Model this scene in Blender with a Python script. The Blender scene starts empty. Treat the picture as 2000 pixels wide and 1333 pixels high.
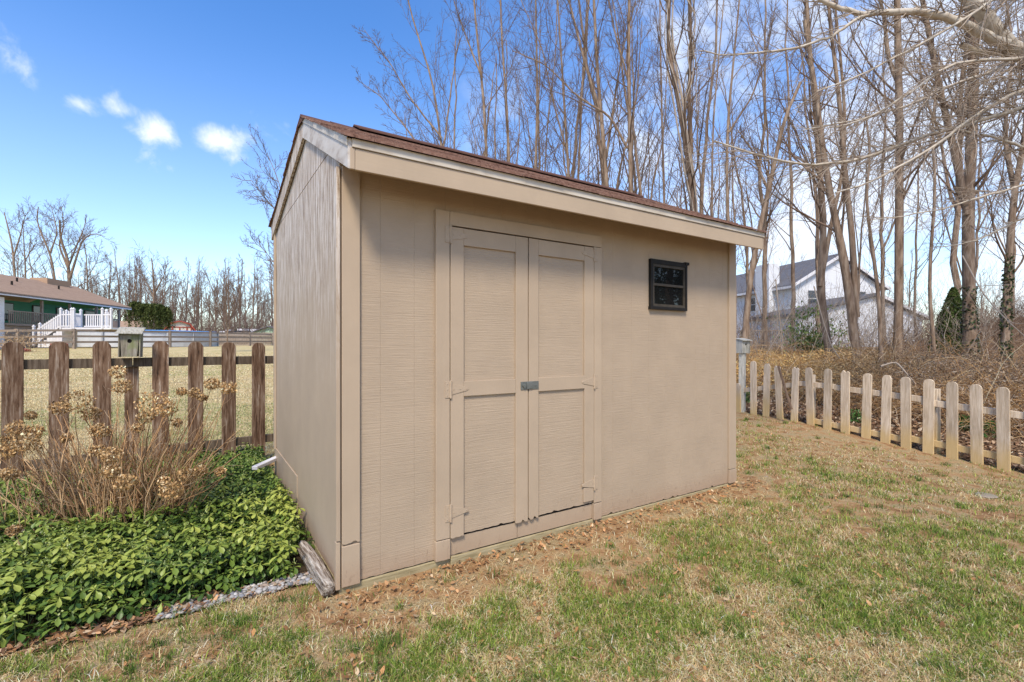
import bpy, bmesh, math, random
import numpy as np
from mathutils import Vector, Matrix

# ------------------------------------------------------------------ camera, sky, sun
SC = bpy.context.scene
F = 942.0            # focal length in pixels of the 2000 px wide photograph
HC = 1.31            # camera height
cam_d = bpy.data.cameras.new('camera')
cam = bpy.data.objects.new('camera', cam_d)
SC.collection.objects.link(cam)
cam_d.sensor_width = 36.0
cam_d.lens = F / 2000.0 * 36.0
cam_d.shift_y = (674 - 666.5) / 2000.0
cam_d.clip_start = 0.05
cam_d.clip_end = 1500
cam.location = (0, 0, HC)
cam.rotation_euler = (math.radians(90), 0, 0)
SC.camera = cam
SC.render.resolution_x = 1024
SC.render.resolution_y = 682

SUN_EL, SUN_AZ = 50.0, 186.0          # azimuth clockwise from +Y, degrees
world = bpy.data.worlds.new("World")
SC.world = world
world.use_nodes = True
wn, wl = world.node_tree.nodes, world.node_tree.links
bg = wn['Background']
sky = wn.new('ShaderNodeTexSky')
sky.sky_type = 'NISHITA'
sky.sun_disc = False
sky.sun_elevation = math.radians(SUN_EL)
sky.sun_rotation = math.radians(SUN_AZ)
sky.air_density = 1.0
sky.dust_density = 0.3
sky.ozone_density = 1.6
hsv = wn.new('ShaderNodeHueSaturation')
hsv.inputs['Saturation'].default_value = 1.3
hsv.inputs['Hue'].default_value = 0.508
hsv.inputs['Value'].default_value = 1.38
wl.new(sky.outputs[0], hsv.inputs['Color'])
tc = wn.new('ShaderNodeTexCoord')


def wmath(op, a, b=None, c=None):
    n = wn.new('ShaderNodeMath'); n.operation = op
    for i, v in enumerate((a, b, c)):
        if v is None: continue
        if isinstance(v, (int, float)): n.inputs[i].default_value = v
        else: wl.new(v, n.inputs[i])
    return n.outputs[0]


def wnoise(scale, detail, dist=0.0, off=(0, 0, 0), rough=0.6):
    mp = wn.new('ShaderNodeMapping'); mp.inputs['Location'].default_value = off
    wl.new(tc.outputs['Generated'], mp.inputs['Vector'])
    n = wn.new('ShaderNodeTexNoise'); n.inputs['Scale'].default_value = scale
    n.inputs['Detail'].default_value = detail; n.inputs['Distortion'].default_value = dist
    n.inputs['Roughness'].default_value = rough
    wl.new(mp.outputs[0], n.inputs['Vector'])
    return n.outputs[0]


puff_noise = wnoise(13, 6, 0.3)
wide_noise = wnoise(3.2, 8, 0.2, (1.7, .4, .2), .62)


def puff(px, py, sx, sy, amp):
    d = Vector(((px - 1000) / F, 1, (674 - py) / F)).normalized()
    s = wn.new('ShaderNodeVectorMath'); s.operation = 'SUBTRACT'
    wl.new(tc.outputs['Generated'], s.inputs[0]); s.inputs[1].default_value = d
    m = wn.new('ShaderNodeVectorMath'); m.operation = 'MULTIPLY'
    wl.new(s.outputs[0], m.inputs[0]); m.inputs[1].default_value = (1 / sx, 1 / sx, 1 / sy)
    le = wn.new('ShaderNodeVectorMath'); le.operation = 'LENGTH'
    wl.new(m.outputs[0], le.inputs[0])
    inv = wmath('SUBTRACT', 1.0, le.outputs['Value'])
    return wmath('MULTIPLY', wmath('MAXIMUM', inv, -1.0), amp)


dens = None
for p in ((436, 278, .055, .034, 1.4), (300, 262, .042, .032, .75), (232, 216, .032, .014, .45),
          (155, 204, .034, .018, .6), (35, 135, .05, .045, .8), (18, 75, .03, .02, .4), (300, 318, .025, .022, .5),
          (335, 329, .02, .013, .5), (560, 245, .04, .02, .3)):
    v = puff(*p)
    dens = v if dens is None else wmath('MAXIMUM', dens, v)
dens = wmath('ADD', dens, wmath('MULTIPLY', wmath('SUBTRACT', puff_noise, .5), 3.0))
puffm = wn.new('ShaderNodeMapRange'); puffm.interpolation_type = 'SMOOTHSTEP'
puffm.inputs['From Min'].default_value = 0.12; puffm.inputs['From Max'].default_value = 1.35
puffm.inputs['To Max'].default_value = 0.97
wl.new(dens, puffm.inputs['Value'])
# broad white cloud on the right half of the sky
sep = wn.new('ShaderNodeSeparateXYZ'); wl.new(tc.outputs['Generated'], sep.inputs[0])
right = wn.new('ShaderNodeMapRange'); right.interpolation_type = 'SMOOTHSTEP'
right.inputs['From Min'].default_value = -.28; right.inputs['From Max'].default_value = .32
wl.new(sep.outputs[0], right.inputs['Value'])
wide = wn.new('ShaderNodeMapRange'); wide.interpolation_type = 'SMOOTHSTEP'
wide.inputs['From Min'].default_value = .48; wide.inputs['From Max'].default_value = .64
wl.new(wide_noise, wide.inputs['Value'])
veil = wmath('MULTIPLY', right.outputs[0], wmath('ADD', wmath('MULTIPLY', wide.outputs[0], .6), .08))
# thin white haze toward the horizon
hor = wn.new('ShaderNodeMapRange'); hor.interpolation_type = 'SMOOTHSTEP'
hor.inputs['From Min'].default_value = .55; hor.inputs['From Max'].default_value = -.02
hor.inputs['To Min'].default_value = 0; hor.inputs['To Max'].default_value = .27
wl.new(sep.outputs[2], hor.inputs['Value'])
cl = wmath('MAXIMUM', puffm.outputs[0], veil)
cl = wmath('MINIMUM', wmath('ADD', cl, hor.outputs[0]), .97)
mixc = wn.new('ShaderNodeMix'); mixc.data_type = 'RGBA'
wl.new(cl, mixc.inputs['Factor']); wl.new(hsv.outputs[0], mixc.inputs['A'])
mixc.inputs['B'].default_value = (5.6, 5.9, 6.4, 1)
wl.new(mixc.outputs['Result'], bg.inputs['Color'])
bg.inputs['Strength'].default_value = 0.15

sun_d = bpy.data.lights.new('sun', 'SUN')
sun = bpy.data.objects.new('sun', sun_d)
SC.collection.objects.link(sun)
sun_d.energy = 3.5
sun_d.angle = math.radians(13)
sun_d.color = (1.0, 0.90, 0.76)
_az, _el = math.radians(SUN_AZ), math.radians(SUN_EL)
sdir = Vector((math.sin(_az) * math.cos(_el), math.cos(_az) * math.cos(_el), math.sin(_el)))
sun.rotation_euler = sdir.to_track_quat('Z', 'Y').to_euler()
sun.location = sdir * 50

SC.view_settings.view_transform = 'Standard'
SC.view_settings.look = 'None'
SC.view_settings.exposure = 0.43
SC.view_settings.gamma = 1.0
SC.cycles.max_bounces = 6
SC.cycles.diffuse_bounces = 3
SC.cycles.use_denoising = True

# ------------------------------------------------------------------ helpers
COL = SC.collection
PI = math.pi


def P(px, py, z):
    """point at depth z seen at a photo pixel"""
    return np.array([(px - 1000) / F * z, z, HC + (674 - py) / F * z])


def ss(a, b, x):
    t = np.clip((np.asarray(x, float) - a) / (b - a), 0, 1)
    return t * t * (3 - 2 * t)


_nr = np.random.default_rng(5).random((8, 257, 257))


def vnoise(x, y, s, k=0):
    x = np.asarray(x, float) / s + 1000.37; y = np.asarray(y, float) / s + 1000.71
    xi = np.floor(x).astype(int); yi = np.floor(y).astype(int)
    fx = x - xi; fy = y - yi
    fx = fx * fx * (3 - 2 * fx); fy = fy * fy * (3 - 2 * fy)
    g = _nr[k]
    a = g[xi % 256, yi % 256]; b = g[(xi + 1) % 256, yi % 256]
    c = g[xi % 256, (yi + 1) % 256]; d = g[(xi + 1) % 256, (yi + 1) % 256]
    return (a * (1 - fx) + b * fx) * (1 - fy) + (c * (1 - fx) + d * fx) * fy


def fbm(x, y, s, k=0):
    return (vnoise(x, y, s, k) + .5 * vnoise(x, y, s / 2.1, k + 1) + .25 * vnoise(x, y, s / 4.3, k + 2)) / 1.75


# right-hand fence line (foot), used for the terrain too
FR0 = np.array([5.47, 5.35]); FRD = np.array([-.4256, .905])


def fence_side(x, y):
    """signed distance beyond the right-hand fence"""
    return (x - FR0[0]) * FRD[1] - (y - FR0[1]) * FRD[0]


def ground_h(x, y):
    x = np.asarray(x, float); y = np.asarray(y, float)
    h = -.055 + .012 * np.clip(x + 1, 0, 4)
    h = h + .045 * np.clip(y - 5, 0, 25) + .008 * np.clip(y - 30, 0, 60)
    h = h - .085 * ss(2.8, 4.8, x) * (1 - ss(5.6, 7.4, y))
    s = fence_side(x, y)
    near = 1 - ss(14, 26, y)
    h = h + near * ss(.25, 2.6, s) * .22
    h = h + 1.9 * np.exp(-(((x - 21.5) / 5.0) ** 2 + ((y - 17.5) / 5.5) ** 2))
    h = h + (fbm(x, y, 1.3) - .5) * .05 * (1 + ss(.2, 1.5, s) * near * 2)
    return h


def mesh_np(name, V, faces, mat=None, parent=None, smooth=False, col=None):
    """V (N,3); faces: list of int arrays (m,k)"""
    V = np.asarray(V, np.float32)
    me = bpy.data.meshes.new(name)
    me.vertices.add(len(V)); me.vertices.foreach_set('co', V.ravel())
    li = np.concatenate([f.ravel() for f in faces]).astype(np.int32)
    cnt = np.concatenate([np.full(len(f), f.shape[1], np.int32) for f in faces])
    st = np.concatenate([[0], np.cumsum(cnt)[:-1]]).astype(np.int32)
    me.loops.add(len(li)); me.loops.foreach_set('vertex_index', li)
    me.polygons.add(len(cnt)); me.polygons.foreach_set('loop_start', st)
    try: me.polygons.foreach_set('loop_total', cnt)
    except Exception: pass
    me.update(calc_edges=True)
    if smooth: me.polygons.foreach_set('use_smooth', np.ones(len(cnt), bool))
    if col is not None:
        a = me.color_attributes.new('tint', 'FLOAT_COLOR', 'POINT')
        c = np.ones((len(V), 4), np.float32); c[:, :3] = col
        a.data.foreach_set('color', c.ravel())
    if mat: me.materials.append(mat)
    me.validate()
    o = bpy.data.objects.new(name, me)
    COL.objects.link(o)
    if parent: o.parent = parent
    return o


def tag(o, label=None, cat=None, group=None, kind=None):
    if label: o['label'] = label
    if cat: o['category'] = cat
    if group: o['group'] = group
    if kind: o['kind'] = kind
    return o


def empty(name, loc=(0, 0, 0), rz=0, label=None, cat=None, group=None):
    o = bpy.data.objects.new(name, None); COL.objects.link(o)
    o.location = loc; o.rotation_euler = (0, 0, rz); o.empty_display_size = .2
    return tag(o, label, cat, group)


def copy_tree(o, parent=None):
    c = o.copy(); COL.objects.link(c); c.parent = parent
    for ch in o.children: copy_tree(ch, c)
    return c


class MB:
    """collects boxes / prisms / tubes and links them as one mesh"""
    def __init__(s): s.v = []; s.f = []

    def add(s, vs, fs):
        n = len(s.v); s.v += [tuple(map(float, v)) for v in vs]; s.f += [tuple(i + n for i in f) for f in fs]; return s

    def box(s, x0, x1, y0, y1, z0, z1, j=0, rot=None):
        vs = [(x, y, z) for x in (x0, x1) for y in (y0, y1) for z in (z0, z1)]
        if j: vs = [tuple(c + random.uniform(-j, j) for c in v) for v in vs]
        return s.add(vs, [(0, 1, 3, 2), (4, 6, 7, 5), (0, 4, 5, 1), (2, 3, 7, 6), (0, 2, 6, 4), (1, 5, 7, 3)])

    def prism(s, pts, axis, a, b):
        """2-D polygon in the two other axes, extruded along axis from a to b"""
        n = len(pts)
        def mk(p, t):
            return {'x': (t, p[0], p[1]), 'y': (p[0], t, p[1]), 'z': (p[0], p[1], t)}[axis]
        vs = [mk(p, a) for p in pts] + [mk(p, b) for p in pts]
        fs = [tuple(range(n)), tuple(range(2 * n - 1, n - 1, -1))]
        fs += [(i, i + n, (i + 1) % n + n, (i + 1) % n) for i in range(n)]
        return s.add(vs, fs)

    def beam(s, p, q, w, h, up=(0, 0, 1)):
        p, q = Vector(p), Vector(q); d = (q - p).normalized()
        a = d.cross(Vector(up))
        if a.length < 1e-4: a = d.cross(Vector((1, 0, 0)))
        a.normalize(); b = a.cross(d).normalized()
        vs = [e + a * i * w / 2 + b * k * h / 2 for e in (p, q) for i, k in ((-1, -1), (1, -1), (1, 1), (-1, 1))]
        return s.add(vs, [(0, 3, 2, 1), (4, 5, 6, 7)] + [(i, (i + 1) % 4, (i + 1) % 4 + 4, i + 4) for i in range(4)])

    def cyl(s, p, q, r, k=12, r2=None):
        p, q = Vector(p), Vector(q); d = (q - p).normalized(); r2 = r if r2 is None else r2
        a = d.cross(Vector((0, 0, 1)))
        if a.length < 1e-3: a = d.cross(Vector((1, 0, 0)))
        a.normalize(); b = d.cross(a)
        vs = [e + (a * math.cos(t * 2 * PI / k) + b * math.sin(t * 2 * PI / k)) * rr for e, rr in ((p, r), (q, r2)) for t in range(k)]
        return s.add(vs, [tuple(range(k - 1, -1, -1)), tuple(range(k, 2 * k))] + [(i, (i + 1) % k, (i + 1) % k + k, i + k) for i in range(k)])

    def build(s, name, mat, parent=None, bevel=0, smooth=False):
        me = bpy.data.meshes.new(name); me.from_pydata(s.v, [], s.f); me.update()
        bm = bmesh.new(); bm.from_mesh(me); bmesh.ops.recalc_face_normals(bm, faces=bm.faces); bm.to_mesh(me); bm.free()
        me.materials.append(mat)
        o = bpy.data.objects.new(name, me); COL.objects.link(o)
        if parent: o.parent = parent
        if smooth: me.polygons.foreach_set('use_smooth', [True] * len(me.polygons))
        if bevel:
            m = o.modifiers.new('bevel', 'BEVEL'); m.width = bevel; m.segments = 2; m.limit_method = 'ANGLE'
        return o


def tubes(pts, rad, k=4, cap=False):
    """pts (m,n,3), rad (m,n) -> V, F(quads)"""
    m, n, _ = pts.shape
    T = np.gradient(pts, axis=1); T /= np.linalg.norm(T, axis=2, keepdims=True) + 1e-9
    ref = np.zeros_like(T); ref[..., 0] = .31; ref[..., 1] = .93; ref[..., 2] = .18
    A = np.cross(T, ref); A /= np.linalg.norm(A, axis=2, keepdims=True) + 1e-9
    B = np.cross(T, A)
    an = np.arange(k) * 2 * PI / k
    V = pts[:, :, None, :] + rad[:, :, None, None] * (A[:, :, None, :] * np.cos(an)[None, None, :, None] + B[:, :, None, :] * np.sin(an)[None, None, :, None])
    idx = np.arange(m * n * k).reshape(m, n, k)
    a = idx[:, :-1, :]; b = np.roll(idx, -1, 2)[:, :-1, :]; c = np.roll(idx, -1, 2)[:, 1:, :]; d = idx[:, 1:, :]
    Fq = np.stack([a, b, c, d], -1).reshape(-1, 4)
    return V.reshape(-1, 3), Fq


def join(parts):
    Vs, Fs, o = [], {}, 0
    for V, Fq in parts:
        Vs.append(V); Fs.setdefault(Fq.shape[1], []).append(Fq + o); o += len(V)
    return np.concatenate(Vs), [np.concatenate(f) for f in Fs.values()]


# ------------------------------------------------------------------ materials
def newmat(name, rough=.7, spec=.3, metal=0):
    m = bpy.data.materials.new(name); m.use_nodes = True
    b = m.node_tree.nodes['Principled BSDF']
    b.inputs['Roughness'].default_value = rough
    b.inputs['Specular IOR Level'].default_value = spec
    b.inputs['Metallic'].default_value = metal
    return m, m.node_tree.nodes, m.node_tree.links, b


def ramp(n, l, fac, stops):
    r = n.new('ShaderNodeValToRGB')
    e = r.color_ramp.elements
    while len(e) < len(stops): e.new(.5)
    for i, (p, c) in enumerate(stops):
        e[i].position = p; e[i].color = (*c, 1)
    l.new(fac, r.inputs['Fac']); return r.outputs['Color']


def noise(n, l, scale, detail=4, stretch=(1, 1, 1), rough=.6, dist=0, coord='Object', off=(0, 0, 0)):
    t = n.new('ShaderNodeTexCoord'); mp = n.new('ShaderNodeMapping')
    mp.inputs['Scale'].default_value = stretch; mp.inputs['Location'].default_value = off
    if coord == 'World':
        g = n.new('ShaderNodeNewGeometry'); l.new(g.outputs['Position'], mp.inputs['Vector'])
    else: l.new(t.outputs[coord], mp.inputs['Vector'])
    x = n.new('ShaderNodeTexNoise'); x.inputs['Scale'].default_value = scale; x.inputs['Detail'].default_value = detail
    x.inputs['Roughness'].default_value = rough; x.inputs['Distortion'].default_value = dist
    l.new(mp.outputs[0], x.inputs['Vector']); return x.outputs['Fac']


def mixrgb(n, l, fac, a, b, mode='MIX'):
    x = n.new('ShaderNodeMix'); x.data_type = 'RGBA'; x.blend_type = mode
    for k, v in (('Factor', fac), ('A', a), ('B', b)):
        if isinstance(v, (int, float)): x.inputs[k].default_value = v
        elif isinstance(v, tuple): x.inputs[k].default_value = (*v, 1)
        else: l.new(v, x.inputs[k])
    return x.outputs['Result']


def bump(n, l, b, h, strength=.3, dist=.01):
    x = n.new('ShaderNodeBump'); x.inputs['Strength'].default_value = strength; x.inputs['Distance'].default_value = dist
    l.new(h, x.inputs['Height']); l.new(x.outputs[0], b.inputs['Normal']); return x


def mathn(n, l, op, a, b):
    x = n.new('ShaderNodeMath'); x.operation = op
    for i, v in enumerate((a, b)):
        if isinstance(v, (int, float)): x.inputs[i].default_value = v
        else: l.new(v, x.inputs[i])
    return x.outputs[0]


def simple(name, stops, scale=6, stretch=(1, 1, 1), rough=.75, spec=.25, bs=.2, bd=.004, metal=0, detail=5, coord='Object'):
    m, n, l, b = newmat(name, rough, spec, metal)
    f = noise(n, l, scale, detail, stretch, coord=coord)
    k = len(stops)
    l.new(ramp(n, l, f, [(.3 + .4 * i / max(1, k - 1), c) for i, c in enumerate(stops)]), b.inputs['Base Color'])
    if bs: bump(n, l, b, f, bs, bd)
    return m


TAN = (.398, .305, .212)


def paint(name, base, grain, gs=.35, wear=0.0, top_wear=False):
    m, n, l, b = newmat(name, .62, .35)
    f = noise(n, l, 3, 5)
    d = tuple(c * .93 for c in base); e = tuple(min(1, c * 1.06) for c in base)
    c = ramp(n, l, f, [(.3, d), (.7, e)])
    g = noise(n, l, 8, 5, grain, .7)
    if top_wear:
        # bleached paint on the upper part of the wall with bare brown streaks
        t = n.new('ShaderNodeTexCoord'); sp = n.new('ShaderNodeSeparateXYZ'); l.new(t.outputs['Object'], sp.inputs[0])
        mr = n.new('ShaderNodeMapRange'); mr.interpolation_type = 'SMOOTHSTEP'
        mr.inputs['From Min'].default_value = 1.0; mr.inputs['From Max'].default_value = 2.3
        l.new(mathn(n, l, 'ADD', sp.outputs[2], mathn(n, l, 'MULTIPLY', mathn(n, l, 'SUBTRACT', f, .5), 1.6)), mr.inputs['Value'])
        st = noise(n, l, 5, 8, (6.5, 6.5, .55), .82)
        bleached = ramp(n, l, st, [(.39, (.12, .075, .045)), (.455, (.30, .215, .145)), (.505, (.48, .40, .32)), (.58, (.68, .63, .57))])
        c = mixrgb(n, l, mathn(n, l, 'MULTIPLY', mr.outputs[0], .8), c, bleached)
    if wear:
        w = noise(n, l, 26, 8, (1, 1, .35), .8)
        t = n.new('ShaderNodeTexCoord'); sp = n.new('ShaderNodeSeparateXYZ'); l.new(t.outputs['Object'], sp.inputs[0])
        mr = n.new('ShaderNodeMapRange'); mr.inputs['From Min'].default_value = .0; mr.inputs['From Max'].default_value = .35
        mr.inputs['To Min'].default_value = .10; mr.inputs['To Max'].default_value = 0
        l.new(sp.outputs[2], mr.inputs['Value'])
        w2 = mathn(n, l, 'ADD', w, mr.outputs[0])
        mask = ramp(n, l, w2, [(.655, (0, 0, 0)), (.71, (1, 1, 1))])
        c = mixrgb(n, l, mathn(n, l, 'MULTIPLY', mask, wear), c, (.16, .11, .075))
        # rain splash dirt along the foot
        mr2 = n.new('ShaderNodeMapRange'); mr2.inputs['From Min'].default_value = .0; mr2.inputs['From Max'].default_value = .2
        mr2.inputs['To Min'].default_value = .8; mr2.inputs['To Max'].default_value = 0
        l.new(mathn(n, l, 'ADD', sp.outputs[2], mathn(n, l, 'MULTIPLY', f, .12)), mr2.inputs['Value'])
        c = mixrgb(n, l, mr2.outputs[0], c, (.33, .22, .14))
    l.new(c, b.inputs['Base Color'])
    bump(n, l, b, mathn(n, l, 'ADD', g, mathn(n, l, 'MULTIPLY', f, .3)), gs, .006)
    return m


M = {}
M['siding'] = paint('painted_siding', TAN, (.5, 1, 17), .6, .5)
M['side'] = paint('painted_side', TAN, (16, 16, .8), .35, .4, True)
M['trim'] = paint('painted_trim', tuple(c * 1.03 for c in TAN), (8, 8, .8), .15, .45)
M['trim_h'] = paint('painted_fascia', (.42, .325, .225), (.5, 8, 10), .15, 0)
M['white_trim'] = simple('old_white_paint', [(.36, .30, .23), (.52, .46, .37), (.58, .53, .45)], 9, (.6, 1.6, 1.2), .55, .35, .15)
M['rake'] = simple('bleached_board', [(.30, .23, .17), (.50, .45, .39), (.57, .53, .48)], 5, (3, 1, 3), .6, .35, .2)
M['dark'] = simple('dark_gap', [(.012, .01, .008), (.02, .016, .012)], 5, bs=0)
M['timber'] = simple('treated_timber', [(.20, .16, .08), (.33, .27, .15), (.40, .34, .21)], 7, (1, 6, 10), .8, .2, .5)
M['steel'] = simple('grey_steel', [(.17, .18, .16), (.26, .27, .25)], 20, rough=.45, spec=.5, metal=.7)
M['bronze'] = simple('dark_bronze', [(.04, .032, .022), (.07, .056, .04)], 20, rough=.5, spec=.3)
M['hinge'] = simple('painted_hinge', [tuple(c * .96 for c in TAN), tuple(c * 1.1 for c in TAN)], 30, rough=.5, spec=.4)
m, n, l, b = newmat('window_glass', .02, .5); b.inputs['Base Color'].default_value = (.01, .01, .01, 1); b.inputs['IOR'].default_value = 1.5; M['glass'] = m
bump(n, l, b, noise(n, l, 5, 2), .04, .01)
m, n, l, b = newmat('house_glass', .05, .5); b.inputs['Base Color'].default_value = (.05, .06, .075, 1); M['house_glass'] = m


def shingle(name, c1, c2, c3, sx=3.2, sy=7):
    m, n, l, b = newmat(name, .95, .1)
    t = n.new('ShaderNodeTexCoord'); mp = n.new('ShaderNodeMapping'); l.new(t.outputs['Object'], mp.inputs['Vector'])
    br = n.new('ShaderNodeTexBrick'); br.inputs['Scale'].default_value = 1
    br.inputs['Brick Width'].default_value = 1 / sx; br.inputs['Row Height'].default_value = 1 / sy
    br.inputs['Mortar Size'].default_value = .006
    br.inputs['Color1'].default_value = (*c1, 1); br.inputs['Color2'].default_value = (*c2, 1); br.inputs['Mortar'].default_value = (*[x * .5 for x in c1], 1)
    l.new(mp.outputs[0], br.inputs['Vector'])
    f = noise(n, l, 45, 6, rough=.8)
    c = mixrgb(n, l, ramp(n, l, f, [(.45, (0, 0, 0)), (.62, (.9, .9, .9))]), br.outputs['Color'], c3)
    f2 = noise(n, l, 1.5, 3)
    c = mixrgb(n, l, mathn(n, l, 'MULTIPLY', f2, .4), c, c2)
    l.new(c, b.inputs['Base Color']); bump(n, l, b, f, .6, .004)
    return m


M['shingle'] = shingle('red_brown_shingle', (.11, .055, .04), (.20, .11, .08), (.30, .19, .145), 4, 8)
M['shingle_edge'] = simple('shingle_edge', [(.07, .04, .032), (.16, .085, .065)], 20, (1, 6, 10), .95, .1)


def oldwood(name, stops, scale=4, foot=None, moss=None):
    m, n, l, b = newmat(name, .85, .15)
    oi = n.new('ShaderNodeObjectInfo')
    add = n.new('ShaderNodeVectorMath'); add.operation = 'ADD'
    t = n.new('ShaderNodeTexCoord'); l.new(t.outputs['Object'], add.inputs[0])
    sc = n.new('ShaderNodeVectorMath'); sc.operation = 'SCALE'; sc.inputs[0].default_value = (13, 7, 29); l.new(oi.outputs['Random'], sc.inputs['Scale'])
    l.new(sc.outputs[0], add.inputs[1])
    def nz(scale, stretch, detail=6, rough=.7, dist=.3):
        mp = n.new('ShaderNodeMapping'); mp.inputs['Scale'].default_value = stretch; l.new(add.outputs[0], mp.inputs['Vector'])
        x = n.new('ShaderNodeTexNoise'); x.inputs['Scale'].default_value = scale; x.inputs['Detail'].default_value = detail
        x.inputs['Roughness'].default_value = rough; x.inputs['Distortion'].default_value = dist
        l.new(mp.outputs[0], x.inputs['Vector']); return x.outputs['Fac']
    g = nz(scale, (11, 11, .9)); big = nz(1.6, (1, 1, 1), 3)
    k = len(stops)
    c = ramp(n, l, g, [(.32 + .36 * i / (k - 1), s) for i, s in enumerate(stops)])
    hs = n.new('ShaderNodeHueSaturation'); l.new(c, hs.inputs['Color'])
    l.new(mathn(n, l, 'ADD', mathn(n, l, 'MULTIPLY', oi.outputs['Random'], .35), mathn(n, l, 'ADD', mathn(n, l, 'MULTIPLY', big, .7), .5)), hs.inputs['Value'])
    c = hs.outputs[0]
    if foot:
        sp = n.new('ShaderNodeSeparateXYZ'); l.new(t.outputs['Object'], sp.inputs[0])
        mr = n.new('ShaderNodeMapRange'); mr.interpolation_type = 'SMOOTHSTEP'
        mr.inputs['From Min'].default_value = .42; mr.inputs['From Max'].default_value = .1; mr.inputs['To Max'].default_value = .75
        l.new(mathn(n, l, 'ADD', sp.outputs[2], mathn(n, l, 'MULTIPLY', mathn(n, l, 'SUBTRACT', big, .5), .5)), mr.inputs['Value'])
        c = mixrgb(n, l, mr.outputs[0], c, foot)
    if moss:
        mm = ramp(n, l, nz(7, (1, 1, 1), 5), [(.5, (0, 0, 0)), (.62, (1, 1, 1))])
        c = mixrgb(n, l, mathn(n, l, 'MULTIPLY', mm, .6), c, moss)
    l.new(c, b.inputs['Base Color']); bump(n, l, b, g, .6, .006)
    return m


M['picket_dark'] = oldwood('weathered_brown_wood', [(.035, .022, .015), (.125, .068, .04), (.225, .145, .095), (.40, .32, .25)], moss=None)
M['rail_dark'] = oldwood('weathered_rail', [(.05, .035, .025), (.11, .08, .055), (.18, .14, .105)])
M['picket_pale'] = oldwood('silver_grey_wood', [(.36, .27, .18), (.53, .42, .30), (.66, .56, .43)], foot=(.58, .40, .16))
M['birdbox'] = oldwood('mossy_grey_wood', [(.11, .095, .065), (.24, .21, .16), (.36, .33, .27)], moss=(.17, .20, .07))
M['birdroof'] = oldwood('bleached_roof_wood', [(.22, .21, .17), (.42, .40, .34), (.52, .50, .45)], 5)
M['driftwood'] = simple('cracked_grey_log', [(.05, .035, .025), (.22, .17, .13), (.46, .40, .33), (.58, .53, .46)], 9, (8, .6, 8), .9, .1, 1.0, .02, detail=8)
M['farfence'] = simple('grey_brown_boards', [(.22, .17, .13), (.34, .28, .23)], 3, (1, 1, 6), .9, .1, .2)
M['bark'] = simple('grey_brown_bark', [(.10, .065, .043), (.235, .165, .115), (.35, .27, .20)], 5, (2.5, 2.5, .5), .9, .1, .8, .03, coord='World')
M['bark_dark'] = simple('dark_vine_bark', [(.07, .045, .033), (.17, .115, .08), (.25, .18, .13)], 5, (2.5, 2.5, .6), .9, .1, .8, .03, coord='World')
M['bark_pale'] = simple('pale_smooth_bark', [(.33, .27, .20), (.46, .40, .32), (.55, .50, .42)], 7, (1.5, 1.5, 1.5), .8, .15, .3, coord='World')
M['twig'] = simple('brown_twig', [(.10, .062, .042), (.22, .15, .105)], 2, bs=0, rough=.85, spec=.15, coord='World')
M['twig_pale'] = simple('pale_twig', [(.26, .20, .15), (.42, .35, .28)], 2, bs=0, rough=.85, spec=.15, coord='World')
M['twig_far'] = simple('grey_far_twig', [(.15, .10, .08), (.24, .175, .14)], 2, bs=0, rough=.9, spec=.1, coord='World')
M['white_siding'] = None
M['vinyl'] = simple('white_vinyl', [(.62, .60, .61), (.70, .69, .69)], 3, bs=0, rough=.45, spec=.4)


def attr_mat(name, rough=.7, spec=.2, trans=0, bs=0):
    m, n, l, b = newmat(name, rough, spec)
    a = n.new('ShaderNodeAttribute'); a.attribute_name = 'tint'
    l.new(a.outputs['Color'], b.inputs['Base Color'])
    if trans:
        tr = n.new('ShaderNodeBsdfTranslucent'); l.new(a.outputs['Color'], tr.inputs['Color'])
        mx = n.new('ShaderNodeMixShader'); mx.inputs[0].default_value = trans
        out = n['Material Output']; l.new(b.outputs[0], mx.inputs[1]); l.new(tr.outputs[0], mx.inputs[2]); l.new(mx.outputs[0], out.inputs['Surface'])
    return m


M['blade'] = attr_mat('grass_blade', .75, .15, .25)
M['leaf'] = attr_mat('glossy_leaf', .42, .35, .18)
M['dry'] = attr_mat('dry_plant', .85, .1, .15)
M['stone'] = attr_mat('pebble', .8, .2)


def siding_house(name, c, step=.12):
    m, n, l, b = newmat(name, .6, .3)
    t = n.new('ShaderNodeTexCoord'); w = n.new('ShaderNodeTexWave'); w.wave_profile = 'SAW'; w.bands_direction = 'Z'
    w.inputs['Scale'].default_value = .314 / step * .5
    l.new(t.outputs['Object'], w.inputs['Vector'])
    f = noise(n, l, 2, 3)
    l.new(ramp(n, l, f, [(.3, tuple(x * .93 for x in c)), (.7, c)]), b.inputs['Base Color'])
    bump(n, l, b, w.outputs['Fac'], .8, .02)
    return m


M['white_siding'] = siding_house('white_lap_siding', (.74, .75, .77))
M['green_wall'] = siding_house('green_lap_siding', (.05, .25, .13), .2)
M['tan_roof'] = shingle('tan_roof_shingle', (.26, .17, .115), (.34, .23, .16), (.38, .27, .19), 3, 6)
M['grey_roof'] = shingle('grey_roof_shingle', (.09, .09, .10), (.13, .13, .145), (.17, .17, .18), 3, 6)

# ------------------------------------------------------------------ ground
def axis(lo, hi, near_lo, near_hi, step, grow=1.07):
    a = list(np.arange(near_lo, near_hi, step)); s = step; x = a[-1]
    while x < hi: s *= grow; x += s; a.append(x)
    s = step; x = a[0]; b = []
    while x > lo: s *= grow; x -= s; b.append(x)
    return np.array(b[::-1] + a)


gx = axis(-420, 420, -5, 7.5, .06, 1.06); gy = axis(-30, 650, .8, 9.5, .06, 1.06)
GX, GY = np.meshgrid(gx, gy, indexing='ij')
GZ = ground_h(GX, GY)


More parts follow.
